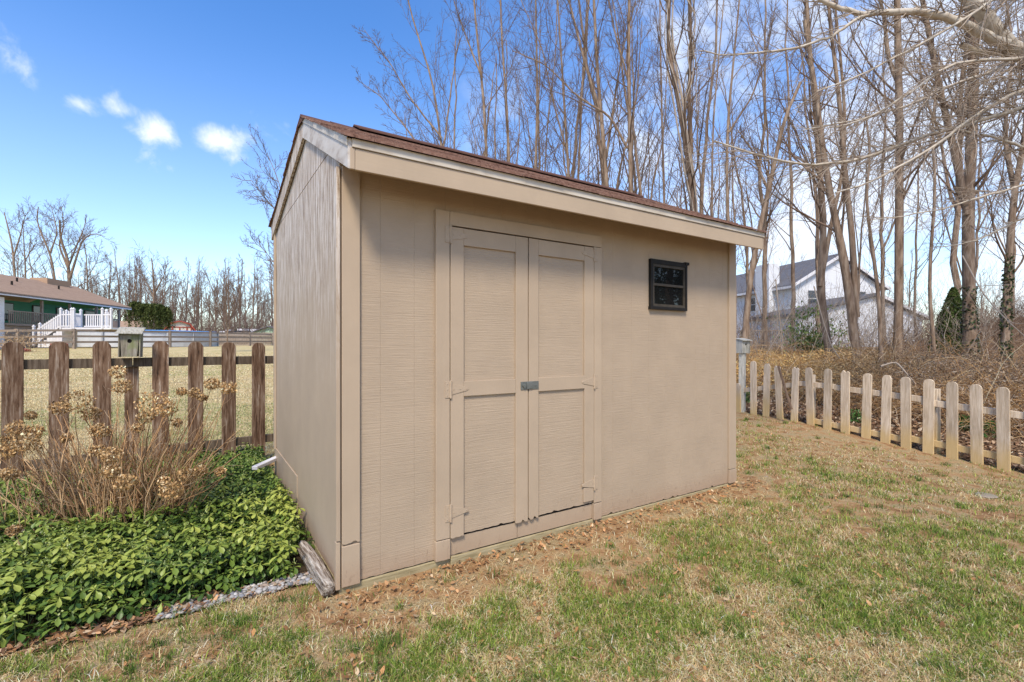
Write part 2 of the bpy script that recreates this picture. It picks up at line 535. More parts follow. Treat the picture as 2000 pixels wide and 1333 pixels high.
def edge_y(x):      # front edge of the planting bed (behind it: bed)
    return np.interp(x, [-6, -2.6, -2.09, -1.66, -1.21, -.9], [.9, 1.98, 2.14, 2.43, 2.72, 2.8])


CR, SR = .8375, .546      # direction of the shed front
SH0 = np.array([-.94, 2.62])


def shed_uv(x, y):
    dx, dy = x - SH0[0], y - SH0[1]
    return dx * CR + dy * SR, -dx * SR + dy * CR


def fence_l_side(x, y):   # >0 : beyond the left-hand fence
    dx, dy = x + 2.97, y - 5.6
    return -dx * .654 + dy * .757


def in_bed(x, y):
    u, v = shed_uv(x, y)
    return (u < .02) & (y > edge_y(x)) & (fence_l_side(x, y) < .12)


def in_shed(x, y, g=0):
    u, v = shed_uv(x, y)
    return (u > -g) & (u < 3.66 + g) & (v > -g) & (v < 2.6 + g)


def greenness(x, y):
    g = fbm(x, y, .8, 0) * .42 + fbm(x + 9, y - 4, .22, 3) * .38 + vnoise(x, y, .045, 5) * .20
    u, v = shed_uv(x, y)
    g = g + .06 * ss(1.4, 3.6, x) * (1 - ss(4.2, 6, y)) - .18 * np.exp(-((v + .18) / .22) ** 2) * ((u > -.2) & (u < 4.2))
    return g + .05 * np.exp(-(((x - 1.2) / 1.0) ** 2 + ((y - 2.75) / .35) ** 2))


def bareness(x, y):
    b = fbm(x - 3, y + 7, .9, 4) * .55 + fbm(x, y, .2, 2) * .45
    u, v = shed_uv(x, y)
    b = b + .3 * np.exp(-((v + .12) / .2) ** 2) * ((u > -.2) & (u < 4.2))
    b = b + .13 * np.exp(-(fence_side(x, y) + .25) ** 2 / .25) * (y > 4)
    return b


field = fence_l_side(GX, GY) > 0.1
sR = fence_side(GX, GY)
woods = (sR > .05) & (GX > 0)
far_lawn = (field & ~woods)
pc = np.zeros((*GX.shape, 3))
pc[..., 0] = np.where(woods, 1, 0)
pc[..., 1] = np.where(far_lawn & (GX < .05 * GY), 1, 0)
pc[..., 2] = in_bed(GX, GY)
nx, ny = GX.shape
ii = np.arange(nx * ny).reshape(nx, ny)
Fg = np.stack([ii[:-1, :-1], ii[1:, :-1], ii[1:, 1:], ii[:-1, 1:]], -1).reshape(-1, 4)

m, n, l, b = newmat('ground_soil', .95, .08)
a = n.new('ShaderNodeAttribute'); a.attribute_name = 'tint'
sp = n.new('ShaderNodeSeparateColor'); l.new(a.outputs['Color'], sp.inputs[0])
fa = noise(n, l, 1.1, 6, coord='World'); fb = noise(n, l, 7, 7, coord='World'); fc = noise(n, l, 60, 4, coord='World', rough=.8)
soil = ramp(n, l, fb, [(.3, (.19, .10, .045)), (.5, (.42, .25, .12)), (.7, (.54, .37, .20))])
straw = ramp(n, l, fc, [(.3, (.16, .11, .05)), (.5, (.36, .27, .14)), (.7, (.50, .40, .24))])
lawn = mixrgb(n, l, ramp(n, l, fb, [(.45, (0, 0, 0)), (.6, (1, 1, 1))]), soil, straw)
litter = ramp(n, l, fc, [(.32, (.07, .042, .024)), (.5, (.21, .13, .075)), (.7, (.36, .25, .16))])
fieldc = ramp(n, l, mathn(n, l, 'ADD', mathn(n, l, 'MULTIPLY', fb, .55), mathn(n, l, 'MULTIPLY', fa, .45)),
              [(.34, (.26, .29, .08)), (.42, (.44, .37, .17)), (.55, (.55, .43, .23)), (.7, (.62, .50, .30))])
c = mixrgb(n, l, sp.outputs[0], lawn, litter)
c = mixrgb(n, l, sp.outputs[1], c, fieldc)
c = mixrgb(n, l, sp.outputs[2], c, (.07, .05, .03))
l.new(c, b.inputs['Base Color'])
bump(n, l, b, mathn(n, l, 'ADD', fb, fc), .7, .03)
M['ground'] = m
g = mesh_np('ground', np.stack([GX, GY, GZ], -1).reshape(-1, 3), [Fg], m, smooth=True, col=pc.reshape(-1, 3))
tag(g, kind='structure')

# ------------------------------------------------------------------ shed
rng = random.Random(3); random.seed(3)
SHED = empty('garden_shed', (-.94, 2.62, 0), math.atan2(SR, CR),
             'tan painted wooden garden shed with double doors, small window and red-brown shingle roof', 'shed')


def wtop(v):   # underside of the rake (wall top) at depth v
    return 2.77 - (.946 - v) * .482 if v < .946 else 2.77 - (v - .946) * .241


def jag_poly(x0, x1, z0, z1, amp, step=.02, chips=.15):
    pts = []
    n_ = max(2, int((x1 - x0) / step))
    for i in range(n_ + 1):
        x = x0 + (x1 - x0) * i / n_
        z = z0 + rng.uniform(0, amp) + (rng.uniform(0, amp * 2.5) if rng.random() < chips else 0)
        pts.append((x, z))
    return pts + [(x1, z1), (x0, z1)]


# front wall: rough-sawn sheet with shallow grooves (door opening left out behind the frame)
w = MB()
ztop = 2.30
w.box(0.02, 3.64, .012, .03, .02, ztop)
x = .002; edges = [.002]
gx0 = .227
while gx0 < 3.655: edges.append(gx0); gx0 += .203
edges.append(3.658)
for a0, a1 in zip(edges[:-1], edges[1:]):
    lo0 = .135 if (a0 > .66 and a1 < 1.83) else 0
    w.prism(jag_poly(a0 + .0003, a1 - .0003, lo0 + .002, ztop, .006), 'y', -.002, .012)
w.build('front_wall', M['siding'], SHED, bevel=.0008)

# left gable wall with seam, patch board and thick edge
w = MB()
w.prism([(0.021, .0), (1.29, .0), (1.29, .308), (2.57, .308), (2.57, 2.436), (0.021, 2.436)], 'x', 0.002, .016)
vs = [.021, .3, .6, .946, 1.4, 2.0, 2.57]
up = [(v, max(2.442, wtop(v) + .03)) for v in vs]
w.prism([(0.09, 2.443), (2.35, 2.443)] + [(v, z) for v, z in reversed(up) if z > 2.4421 and .09 < v < 2.36], 'x', 0.002, .016)
w.prism([(.03, .02), (2.56, .02), (2.56, 2.35), (.946, 2.74), (.03, 2.32)], 'x', .017, .025)
w.build('side_wall', M['side'], SHED)
MB().prism([(1.295, .0), (2.565, .0), (2.565, .3), (1.295, .3)], 'x', -.006, .012).build('patch_panel', M['siding'], SHED, bevel=.002)
# rear and right walls
w = MB(); w.box(.02, 3.64, 2.552, 2.569, 0, 2.36); w.build('rear_wall', M['siding'], SHED)
w = MB(); w.prism([(.02, .0), (2.55, .0), (2.55, 2.36), (.946, 2.74), (.02, 2.31)], 'x', 3.642, 3.656); w.build('right_wall', M['siding'], SHED)

# corner boards
CB = -.021
def board(name, x0, x1, z0, z1, y0=CB, y1=-.003, mat='trim', jag=.0, par=SHED, bev=.0025):
    b_ = MB()
    if jag: b_.prism(jag_poly(x0, x1, z0, z1, jag, .012), 'y', y0, y1)
    else: b_.box(x0, x1, y0, y1, z0, z1, .0012)
    return b_.build(name, M[mat], par, bevel=bev)


board('corner_board', .012, .108, .222, 2.28, jag=.004)
board('corner_board', .010, .107, -.004, .217, y0=CB - .004)
b_ = MB(); b_.box(-.018, .0015, -.020, .012, .25, 2.27, .001); b_.build('corner_strip', M['side'], SHED, bevel=.002)
b_ = MB(); b_.box(-.021, .0015, -.022, .014, -.012, .243, .001); b_.build('corner_strip', M['trim'], SHED, bevel=.002)
b_ = MB(); b_.box(-.016, .001, 2.50, 2.575, .29, 2.40, .001); b_.build('corner_board', M['trim'], SHED, bevel=.002)
board('corner_board', 3.555, 3.663, .135, 2.28)
board('corner_board', 3.553, 3.665, .003, .13, y0=CB - .003)

# door frame
DT = 2.035
board('door_frame', .559, .649, .128, 2.128, y0=-.029)
board('door_frame', 1.838, 1.912, .128, 2.04, y0=-.029)
board('door_frame', .6505, 1.912, 2.043, 2.128, y0=-.0285)
board('door_frame', .556, .651, .0, .123, y0=-.032, jag=.003)
board('door_frame', 1.834, 1.910, .0, .123, y0=-.032, jag=.003)
# dark sheet right behind the leaves, paints the shade in the door gaps, sill board
MB().box(.65, 1.84, -.0035, -.0025, .117, 2.045).build('door_shadow_gap', M['dark'], SHED)
board('sill_board', .652, 1.16, .010, .116, y0=-.0055, y1=-.0025)
board('sill_board', 1.163, 1.833, .010, .115, y0=-.005, y1=-.0025)
b_ = MB(); b_.prism(jag_poly(.0, 2.2, -.14, -.002, .0, .3), 'y', -.006, .09)
b_.box(2.201, 3.655, -.004, .09, -.14, -.003); b_.build('timber_skid', M['timber'], SHED, bevel=.006)
b_ = MB(); b_.box(.66, 1.83, -.024, -.0065, -.12, .007); b_.build('timber_step', M['timber'], SHED, bevel=.004)
MB().box(.001, .018, .09, 2.5, -.14, -.003).build('timber_skid', M['timber'], SHED, bevel=.004)


def door(x0, x1, hinge_left):
    e = MB(); pn = MB()
    sl, sr = (.090, .098) if hinge_left else (.080, .092)
    pn.prism(jag_poly(x0 + .004, x1 - .004, .130, DT - .01, .004, .02), 'y', -.0155, -.0055)
    d = pn.build('door', M['siding'], SHED)
    def st(a0, a1, z0, z1, j=0):
        b_ = MB()
        if j: b_.prism(jag_poly(a0, a1, z0, z1, j, .014, .35), 'y', -.031, -.016)
        else: b_.box(a0, a1, -.0308, -.016, z0, z1, .0006)
        return b_
    st(x0, x0 + sl, .118, DT, .008).build('stile', M['trim'], d, bevel=.002)
    if hinge_left: st(x1 - sr, x1, .112, DT, .012).build('stile', M['trim'], d, bevel=.002)
    else:
        st(x1 - sr, x1, .262, DT).build('stile', M['trim'], d, bevel=.002)
        st(x1 - sr - .006, x1 - .002, .152, .256).build('stile', M['trim'], d, bevel=.002)
    st(x0 + sl + .0008, x1 - sr - .0008, 1.928, DT - .001).build('rail', M['trim'], d, bevel=.002)
    st(x0 + sl + .0008, x1 - sr - .0008, .990, 1.083).build('rail', M['trim'], d, bevel=.002)
    for z in (1.985, 1.037, .28):
        s = 1 if hinge_left else -1; xh = x0 - .002 if hinge_left else x1 + .002
        hb = MB()
        y0, y1 = -.0345, -.0312
        hb.box(min(xh, xh - s * .036), max(xh, xh - s * .036), -.0335, -.0295, z - .05, z + .05)
        pts = [(xh + s * .004, z - .033), (xh + s * .115, z - .011), (xh + s * .124, z), (xh + s * .115, z + .011), (xh + s * .004, z + .033)]
        if s < 0: pts = pts[::-1]
        hb.prism(pts, 'y', y0, y1)
        hb.cyl((xh, -.036, z - .054), (xh, -.036, z + .054), .0065, 10)
        for q in (.02, .065, .108): hb.cyl((xh + s * q, y0 - .002, z), (xh + s * q, y0, z), .004, 8)
        for q in (-.035, .0, .035): hb.cyl((xh - s * .022, -.0355, z + q), (xh - s * .022, -.0335, z + q), .004, 8)
        hb.build('hinge', M['hinge'], d, bevel=.0006)
    return d


door(.655, 1.2315, True)
rd = door(1.2400, 1.832, False)
# hasp
b_ = MB(); b_.box(1.17, 1.318, -.036, -.0315, 1.008, 1.062); b_.box(1.215, 1.262, -.041, -.036, 1.013, 1.057)
b_.cyl((1.196, -.047, 1.034), (1.196, -.036, 1.034), .013, 14); b_.cyl((1.29, -.039, 1.034), (1.29, -.036, 1.034), .006, 10)
b_.build('hasp_latch', M['steel'], rd, bevel=.001)

# window
wx0, wx1, wz0, wz1 = 2.459, 2.924, 1.609, 2.013
b_ = MB()
b_.box(wx0, wx1, -.03, -.003, wz1 - .034, wz1 + .004); b_.box(wx0 - .006, wx1 - .004, -.032, -.003, wz0 - .006, wz0 + .018)
b_.box(wx0, wx0 + .028, -.029, -.003, wz0 + .018, wz1 - .034); b_.box(wx1 - .024, wx1, -.029, -.003, wz0 + .018, wz1 - .034)
b_.box(wx1 - .03, wx1 + .018, -.036, -.003, wz1 - .012, wz1 + .012)
win = b_.build('window', simple('black_bronze', [(.008, .007, .006), (.018, .015, .012)], 20, rough=.6, spec=.25), SHED, bevel=.001)
b_ = MB(); zm = 1.80
for z0_, z1_ in ((wz0 + .018, wz0 + .04), (zm, zm + .02), (wz1 - .056, wz1 - .034)):
    b_.box(wx0 + .0285, wx1 - .0245, -.0235, -.012, z0_, z1_)
for x0_, x1_ in ((wx0 + .0285, wx0 + .048), (wx1 - .043, wx1 - .0245)):
    b_.box(x0_, x1_, -.0225, -.012, wz0 + .04, zm); b_.box(x0_, x1_, -.0225, -.012, zm + .02, wz1 - .056)
b_.build('window_frame', M['bronze'], win, bevel=.001)
MB().box(wx0 + .04, wx1 - .035, -.012, -.006, wz0 + .03, zm + .005).build('pane', M['glass'], win)
MB().box(wx0 + .04, wx1 - .035, -.014, -.0125, zm + .015, wz1 - .05).build('pane', M['glass'], win)

# roof
UR0, UR1 = -.026, 3.675
OV = .28
EB = 2.77 - (.946 + OV) * .482      # fascia foot = 2.179
b_ = MB(); b_.box(.012, UR1 - .01, -OV, -OV + .02, EB, EB + .106); b_.build('fascia', M['trim_h'], SHED, bevel=.002)
b_ = MB(); b_.box(-.004, UR1 + .004, -OV - .008, -OV + .015, EB + .108, EB + .152); b_.build('drip_trim', M['white_trim'], SHED, bevel=.002)
b_ = MB(); b_.box(-.014, .010, -OV - .001, -OV + .02, EB + .001, EB + .106); b_.build('fascia_end', M['trim'], SHED, bevel=.002)
b_ = MB(); b_.prism([(-OV + .021, EB + .028), (-.003, EB + .028 + .125), (-.003, EB + .166), (-OV + .021, EB + .042)], 'x', .02, UR1 - .03)
b_.build('soffit', M['trim_h'], SHED)
# rake boards (left) front + rear, and right
for (xa, xb, mt) in ((-.024, -.004, 'rake'), (UR1 - .02, UR1, 'trim')):
    r_ = .15
    b_ = MB(); b_.prism([(-OV, EB), (.946, 2.77), (.946, 2.77 + r_), (-OV, EB + r_)], 'x', xa, xb); b_.build('rake_board', M[mt], SHED, bevel=.002)
    b_ = MB(); b_.prism([(.948, 2.77), (2.66, 2.77 - 1.712 * .241), (2.66, 2.77 - 1.712 * .241 + r_), (.948, 2.77 + r_)], 'x', xa, xb); b_.build('rake_board', M['trim'] if mt == 'trim' else M['side'], SHED, bevel=.002)
    b_ = MB(); b_.prism([(-OV - .001, EB + .112), (.946, 2.77 + .112), (.946, 2.77 + r_ + .004), (-OV - .001, EB + r_ + .004)], 'x', xa - .007, xa - .001 if xa < 1 else xa + .001); b_.build('rake_trim', M['white_trim'], SHED, bevel=.001)
# sheathing and shingle courses
b_ = MB()
yA, zA = -OV - .012, EB + .155 - .012 * .482
yR, zR = .946, 2.77 + .143
b_.prism([(yA, zA), (yR, zR), (2.68, zR - 1.734 * .241), (2.68, zR - 1.734 * .241 - .02), (yR, zR - .022), (yA, zA - .001)][:3] + [(2.68, zR - 1.734 * .241 - .02), (yR, zR - .022)], 'x', UR0 + .01, UR1 - .005)
roof = b_.build('roof', M['shingle_edge'], SHED)
nc = 9
def course(front):
    V, Fq = [], []
    n_ = nc if front else 11
    ob = MB()
    for i in range(n_):
        if front:
            t0, t1 = i / n_, (i + 1) / n_ + .02
            ya, za = yA - .012 + (yR - yA + .012) * t0, zA - .005 + (zR - zA) * t0
            yb, zb = min(yR + .01, yA + (yR - yA) * t1), min(zR + .004, zA + (zR - zA) * t1)
        else:
            t0, t1 = i / n_, (i + 1) / n_ + .02
            Y2, Z2 = 2.70, zR - 1.754 * .241
            ya, za = Y2 + (yR - Y2) * t0, Z2 + (zR - Z2) * t0
            yb, zb = Y2 + (yR - Y2) * min(1, t1), Z2 + (zR - Z2) * min(1, t1)
        xx = UR0 - .016 + rng.uniform(-.004, .004) - (.0 if i else .004)
        tab = .305; off = (i % 2) * .15
        xs = [xx] + [q for q in np.arange(off + .1, UR1, tab)] + [UR1 + .012]
        for a_, c_ in zip(xs[:-1], xs[1:]):
            dz = rng.uniform(0, .004); dy = rng.uniform(-.004, .004) * (1 if front else -1)
            th = .013 + rng.uniform(0, .004)
            ob.add([(a_ + .0015, ya + dy, za + dz + .003), (c_ - .0015, ya + dy, za + dz + .003), (c_ - .0015, yb, zb + .004), (a_ + .0015, yb, zb + .004),
                    (a_ + .0015, ya + dy, za + dz + th), (c_ - .0015, ya + dy, za + dz + th), (c_ - .0015, yb, zb + .0065), (a_ + .0015, yb, zb + .0065)],
                   [(0, 1, 2, 3), (4, 7, 6, 5), (0, 4, 5, 1), (1, 5, 6, 2), (2, 6, 7, 3), (3, 7, 4, 0)])
    return ob
sh = course(True).build('shingles', M['shingle'], roof)
course(False).build('shingles', M['shingle'], roof)
# ridge cap pieces and the raised ridge vent
ob = MB()
x = UR0 - .012; i = 0
while x < UR1 - .02:
    x2 = min(x + .26, UR1 + .01)
    zz = zR + .009
    ob.add([(x, yR - .12, zz - .12 * .482 + .004), (x2, yR - .12, zz - .12 * .482), (x2, yR, zz + .006), (x, yR, zz + .012), (x2, yR + .12, zz - .03), (x, yR + .12, zz - .026),
            (x, yR - .12, zz - .12 * .482 - .008), (x2, yR - .12, zz - .12 * .482 - .008), (x2, yR + .12, zz - .04), (x, yR + .12, zz - .04)],
           [(0, 1, 2, 3), (3, 2, 4, 5), (0, 6, 7, 1), (5, 4, 8, 9), (0, 3, 5, 9, 6), (1, 7, 8, 4, 2)])
    x += .2
ob.build('ridge_cap', M['shingle_edge'], roof)
ob = MB()
zz = zR + .012
ob.prism([(yR - .155, zz - .155 * .482 + .012), (yR - .155, zz - .155 * .482 + .028), (yR, zz + .030), (yR + .15, zz - .005), (yR + .15, zz - .025), (yR, zz + .014)], 'x', .33, 3.30)
ob.build('ridge_vent', M['shingle_edge'], roof, bevel=.004)

# white pipe end sticking out by the rear corner
b_ = MB(); p0, p1 = P(497, 915, 4.35), P(545, 893, 4.75); b_.beam(p0, p1, .055, .035); b_.build('rain_pipe', M['vinyl'], None, bevel=.006)
tag(bpy.data.objects['rain_pipe'], 'short white plastic pipe end poking out of the ground cover behind the shed', 'pipe')

# driftwood log against the near corner
n_ = 16; L0, L1 = P(590, 1060, 3.12), P(646, 1146, 2.585)
L0[2] = .02; L1[2] = .0
pts = np.linspace(L0, L1, n_)[None]; pts[0, :, 0] += np.sin(np.linspace(0, 4, n_)) * .008
rad = (np.interp(np.linspace(0, 1, n_), [0, .1, .5, 1], [.028, .034, .040, .036]) + np.random.default_rng(1).uniform(-.0012, .0012, n_))[None]
V, Fq = tubes(pts, rad, 14)
rr = np.random.default_rng(2).normal(0, .0085, (1, 14, 1)).repeat(n_, 0).reshape(-1, 1) + np.random.default_rng(4).normal(0, .0015, (len(V), 1))
ctr = pts[0].repeat(14, 0); dv = V - ctr; V = ctr + dv * (1 + rr / .05)
caps = [np.arange(14)[None, ::-1], (np.arange(14) + (n_ - 1) * 14)[None]]
la = math.atan2(L1[1] - L0[1], L1[0] - L0[0]) - PI / 2; V = V - L1
V = np.stack([V[:, 0] * math.cos(-la) - V[:, 1] * math.sin(-la), V[:, 0] * math.sin(-la) + V[:, 1] * math.cos(-la), V[:, 2]], -1)
lg = mesh_np('driftwood_log', V, [Fq] + [caps[0], caps[1]], M['driftwood']); lg.location = L1; lg.rotation_euler = (0, 0, la)
lg.data.materials[0] = M['driftwood']
tag(lg, 'cracked grey piece of weathered log lying against the near corner of the shed', 'log')

# ------------------------------------------------------------------ left fence
def picket(width, h, top='cut', th=.022, z0=0.0, notch=None):
    hw = width / 2
    if top == 'cut': up = [(hw, h - .045), (hw * .62, h - .006), (hw * .35, h), (-hw * .35, h), (-hw * .62, h - .006), (-hw, h - .045)]
    elif top == 'broken': up = [(hw, h - .03), (hw * .5, h - .012), (hw * .1, h - .03), (-hw * .4, h), (-hw, h - .05)]
    else: up = [(hw, h - .05), (hw * .85, h - .022), (hw * .5, h - .005), (0, h), (-hw * .5, h - .005), (-hw * .85, h - .022), (-hw, h - .05)]
    b_ = MB(); b_.prism([(-hw, z0), (hw, z0)] + up, 'y', -th, 0)
    return b_


FL0 = np.array([-2.97, 5.6]); FLD = np.array([.757, .654])
rz = math.atan2(FLD[1], FLD[0])
fl = empty('picket_fence', (FL0[0], FL0[1], ground_h(*FL0)), rz, 'dark brown weathered picket fence behind the hydrangea, left of the shed', 'fence')
def t_on(p0, d, px):
    k = (px - 1000) / F
    return (k * p0[1] - p0[0]) / (d[0] - k * d[1])
base_z = float(ground_h(*FL0))
for px, top in ((-62, 668), (25, 668), (115, 668), (200, 666.5), (312, 667), (380, 668), (445, 669), (503, 670), (556, 670), (610, 670), (660, 670)):
    t = t_on(FL0, FLD, px); y = FL0[1] + FLD[1] * t
    zt = HC + (674 - top) / F * y - base_z
    o = picket(.138, zt + rng.uniform(-.004, .004)).build('picket', M['picket_dark'], fl, bevel=.003)
    o.location = (t, -.04, 0); o.rotation_euler = (0, rng.uniform(-.006, .006), rng.uniform(-.03, .03))
    nb = MB()
tA, tB = t_on(FL0, FLD, -150), t_on(FL0, FLD, 680)
tp = t_on(FL0, FLD, 259)
def rail_z(px, py):
    t = t_on(FL0, FLD, px); return HC + (674 - py) / F * (FL0[1] + FLD[1] * t) - base_z
b_ = MB(); z_ = rail_z(400, 705.5)
b_.box(tA, tp - .002, -.036, 0.0, z_ - .045, z_ + .045, .002); b_.build('rail', M['rail_dark'], fl, bevel=.004)
b_ = MB(); b_.box(tp + .002, tB, -.036, 0.0, z_ - .044, z_ + .046, .002); b_.build('rail', M['rail_dark'], fl, bevel=.004)
z_ = rail_z(500, 858)
b_ = MB(); b_.box(tA, tB, -.036, 0, z_ - .045, z_ + .045, .002); b_.build('rail', M['rail_dark'], fl, bevel=.004)
b_ = MB(); b_.box(tp - .062, tp + .05, .002, .10, -.05, 1.14); b_.build('post', M['picket_dark'], fl, bevel=.004)
wm = MB()
for q in np.arange(tA, tB, .10): wm.beam((q, .003, .25), (q, .003, 1.0), .0016, .0016)
for q in np.arange(.25, 1.0, .10): wm.beam((tA, .005, q), (tB, .005, q), .0016, .0016)
wm.build('wire_mesh', M['steel'], fl)

# birdhouse on the post
def birdhouse(loc, rz, s, label, tilt=0.0, clean=False):
    e = empty('birdhouse', loc, rz, label, 'birdhouse'); e.rotation_euler = (0, tilt, rz)
    mt = M['birdbox'] if not clean else M['birdroof']; mr = M['birdroof']
    hw, hd, H0, H1 = .085 * s, .085 * s, .0, .25 * s
    b_ = MB()
    # front with hole: polygon ring
    k = 20; cx, cz, r = 0, .175 * s, .021 * s
    outer = [(-hw * .82, H0), (hw * .82, H0), (hw, H1), (-hw, H1)]
    vs = [(px_, -hd, pz_) for px_, pz_ in outer] + [(cx + r * math.cos(a_ * 2 * PI / k), -hd, cz + r * 1.1 * math.sin(a_ * 2 * PI / k)) for a_ in range(k)]
    fs = []
    q = k // 4
    order = {0: 2 * q, 1: 3 * q, 2: 0, 3: q}   # corner -> hole index region start
    # corners at angles: 0:225,1:315,2:45,3:135 degrees
    ang = {0: 225, 1: 315, 2: 45, 3: 135}
    def nearest(deg): return int(round(deg / 360 * k)) % k
    for c0, c1 in ((2, 3), (3, 0), (0, 1), (1, 2)):
        a0, a1 = nearest(ang[c0]), nearest(ang[c1])
        if a1 <= a0: a1 += k
        seq = [4 + (j % k) for j in range(a0, a1 + 1)]
        fs.append(tuple([c0] + seq[::1] + [c1]))
    vs2 = [(v[0], v[1] + .015 * s, v[2]) for v in vs]
    n0 = len(vs)
    b_.add(vs, fs); b_.add([vs[4 + i] for i in range(k)] + [vs2[4 + i] for i in range(k)], [(i, (i + 1) % k, (i + 1) % k + k, i + k) for i in range(k)])
    b_.build('front_panel', mt, e)
    MB().cyl((cx, -hd + .016 * s, cz), (cx, -hd + .02 * s, cz), r * 1.5, 16).build('hole_shade_disc', M['dark'], e)  # dark disc behind the cut hole, its colour stands for the shade inside
    for sg in (-1, 1):
        x0_, x1_ = sorted((sg * (hw + .001), sg * (hw + .014 * s)))
        bb = MB(); bb.prism([(-hd - .004, H0 - .004), (hd, H0 - .004), (hd, H1 + .03 * s), (-hd - .004, H1)], 'x', x0_, x1_); bb.build('side_panel', mt, e, bevel=.002)
    MB().box(-hw, hw, hd - .014 * s, hd, H0, H1 + .03 * s).build('back_panel', mt, e)
    MB().box(-hw * .8, hw * .8, -hd + .021 * s, hd - .015 * s, H0 + .002, H0 + .014).build('floor_panel', mt, e)
    rb = MB(); y0, y1 = -hd - .05 * s, hd + .02 * s
    if not clean:
        nS = 4
        for i in range(nS):
            ya, yb = y0 + (y1 - y0) * i / nS, y0 + (y1 - y0) * (i + 1.25) / nS
            za, zb = H1 - .005 + .075 * s * i / nS, H1 - .005 + .075 * s * (i + 1.25) / nS
            j1, j2 = random.uniform(-.004, .004), random.uniform(-.004, .004)
            rb.add([(-hw - .035 * s + j1, ya, za + .008), (hw + .035 * s + j2, ya, za + .008), (hw + .035 * s + j2, yb, zb + .002), (-hw - .035 * s + j1, yb, zb + .002),
                    (-hw - .035 * s + j1, ya, za + .022), (hw + .035 * s + j2, ya, za + .022), (hw + .035 * s + j2, yb, zb + .009), (-hw - .035 * s + j1, yb, zb + .009)],
                   [(0, 1, 2, 3), (4, 7, 6, 5), (0, 4, 5, 1), (1, 5, 6, 2), (2, 6, 7, 3), (3, 7, 4, 0)])
    else:
        rb.prism([(y0, H1), (y1, H1 + .045 * s), (y1, H1 + .06 * s), (y0, H1 + .016 * s)], 'x', -hw - .03 * s, hw + .03 * s)
    rb.build('roof', mr, e, bevel=.001)
    return e


bp = P(255, 697, 4.78)
birdhouse((bp[0], bp[1], bp[2]), .52, .88, 'mossy grey wooden birdhouse with slatted roof on the dark picket fence post', .02)

# ------------------------------------------------------------------ right fence
fr = empty('picket_fence', (FR0[0], FR0[1], 0), math.atan2(FRD[1], FRD[0]), 'pale silver-grey picket fence along the brush, right of the shed', 'fence')
pk = [(1445, 748, 800, 13, 'round', 0), (1475, 705.5, 811, 13, 'round', 0), (1499, 710.7, 807, 12, 'cut', .02), (1527, 714, 815, 13, 'broken', -.04), (1554, 716.7, 832, 16, 'broken', .015),
      (1587, 718, 835.6, 15, 'round', -.02), (1619, 720.5, 844, 17, 'round', .005), (1654, 723, 849, 18, 'broken', .02), (1694, 729.5, 862, 20, 'round', .012),
      (1732, 733, 867.5, 20, 'cut', .02), (1773, 736, 877, 21, 'round', .01), (1816, 740.7, 886, 22, 'round', 0), (1863, 745.6, 894, 23, 'round', -.005),
      (1912, 750.5, 909, 25, 'round', 0), (1964, 755.7, 918, 26, 'round', .0), (2022, 763, 932, 28, 'round', .0), (2085, 770, 948, 28, 'round', 0)]
prevt = None; tl = []
for px, yt, yb, wpx, kind, tilt in pk:
    t = t_on(FR0, FRD, px); yy = FR0[1] + FRD[1] * t
    zb = HC + (674 - yb) / F * yy - .06; zt = HC + (674 - yt) / F * yy
    o = picket(.112 if px != 1654 else .118, zt - zb, kind, .02).build('picket', M['picket_pale'], fr, bevel=.003)
    o.location = (t, .03, zb); o.rotation_euler = (rng.uniform(-.03, .03), tilt, PI + rng.uniform(-.05, .05))
    tl.append((t, zb, zt))
tl.sort()
def rail_r(t0, t1, off, frac, mat='picket_pale'):
    def zat(t):
        zbs = np.interp(t, [a_[0] for a_ in tl], [a_[1] for a_ in tl]); zts = np.interp(t, [a_[0] for a_ in tl], [a_[2] for a_ in tl])
        return zbs + (zts - zbs) * frac
    b_ = MB(); n_ = 6
    for i in range(n_):
        ta, tb = t0 + (t1 - t0) * i / n_, t0 + (t1 - t0) * (i + 1) / n_
    b_.beam((t0, off, zat(t0)), (t1, off, zat(t1)), .035, .075)
    return b_.build('rail', M[mat], fr, bevel=.003)
T = lambda px: t_on(FR0, FRD, px)
rail_r(T(1800), T(2150), -.005, .70); rail_r(T(1630), T(1800) - .004, -.005, .73); rail_r(T(1555), T(1630) - .004, -.005, .74); rail_r(T(1440), T(1555) - .004, -.005, .72)
rail_r(T(1780), T(2150), -.005, .20); rail_r(T(1590), T(1780) - .004, -.005, .17)
for px in (1587 - 9, 1819):
    t = T(px) ; zb = np.interp(t, [a_[0] for a_ in tl], [a_[1] for a_ in tl])
    b_ = MB(); b_.box(t - .045, t + .045, -.12, -.026, zb - .1, zb + .86); b_.build('post', M['picket_pale'], fr, bevel=.004)
# broken diagonal slat hanging on the fence
b_ = MB(); q0 = P(1520, 715, 7.5); q1 = P(1546, 800, 7.35); b_.beam(q0, q1, .05, .02); o = b_.build('broken_slat', M['bark_dark'], None, bevel=.002)
tag(o, 'dark broken slat leaning diagonally between the pale pickets near the shed', 'slat')
# birdhouse post at the far end
pz = 8.45; pb = P(1451, 690, pz)
gz = float(ground_h(pb[0], pz)) - .1
b_ = MB(); b_.box(-.045, .045, -.045, .045, gz - pb[2] - .1, -.002)
bh = birdhouse((pb[0], pb[1], pb[2]), .3, .85, 'small pale birdhouse on a post at the far end of the pale picket fence', 0, True)
po = b_.build('fence_post', M['birdroof'], None, bevel=.004); po.location = (pb[0] - .01, pb[1] + .0, pb[2]); po.rotation_euler = (0, .01, .75)
tag(po, 'pale wooden post carrying the small birdhouse beside the shed corner', 'post')

exec_more = True
# ------------------------------------------------------------------ grass
NR = np.random.default_rng(11)


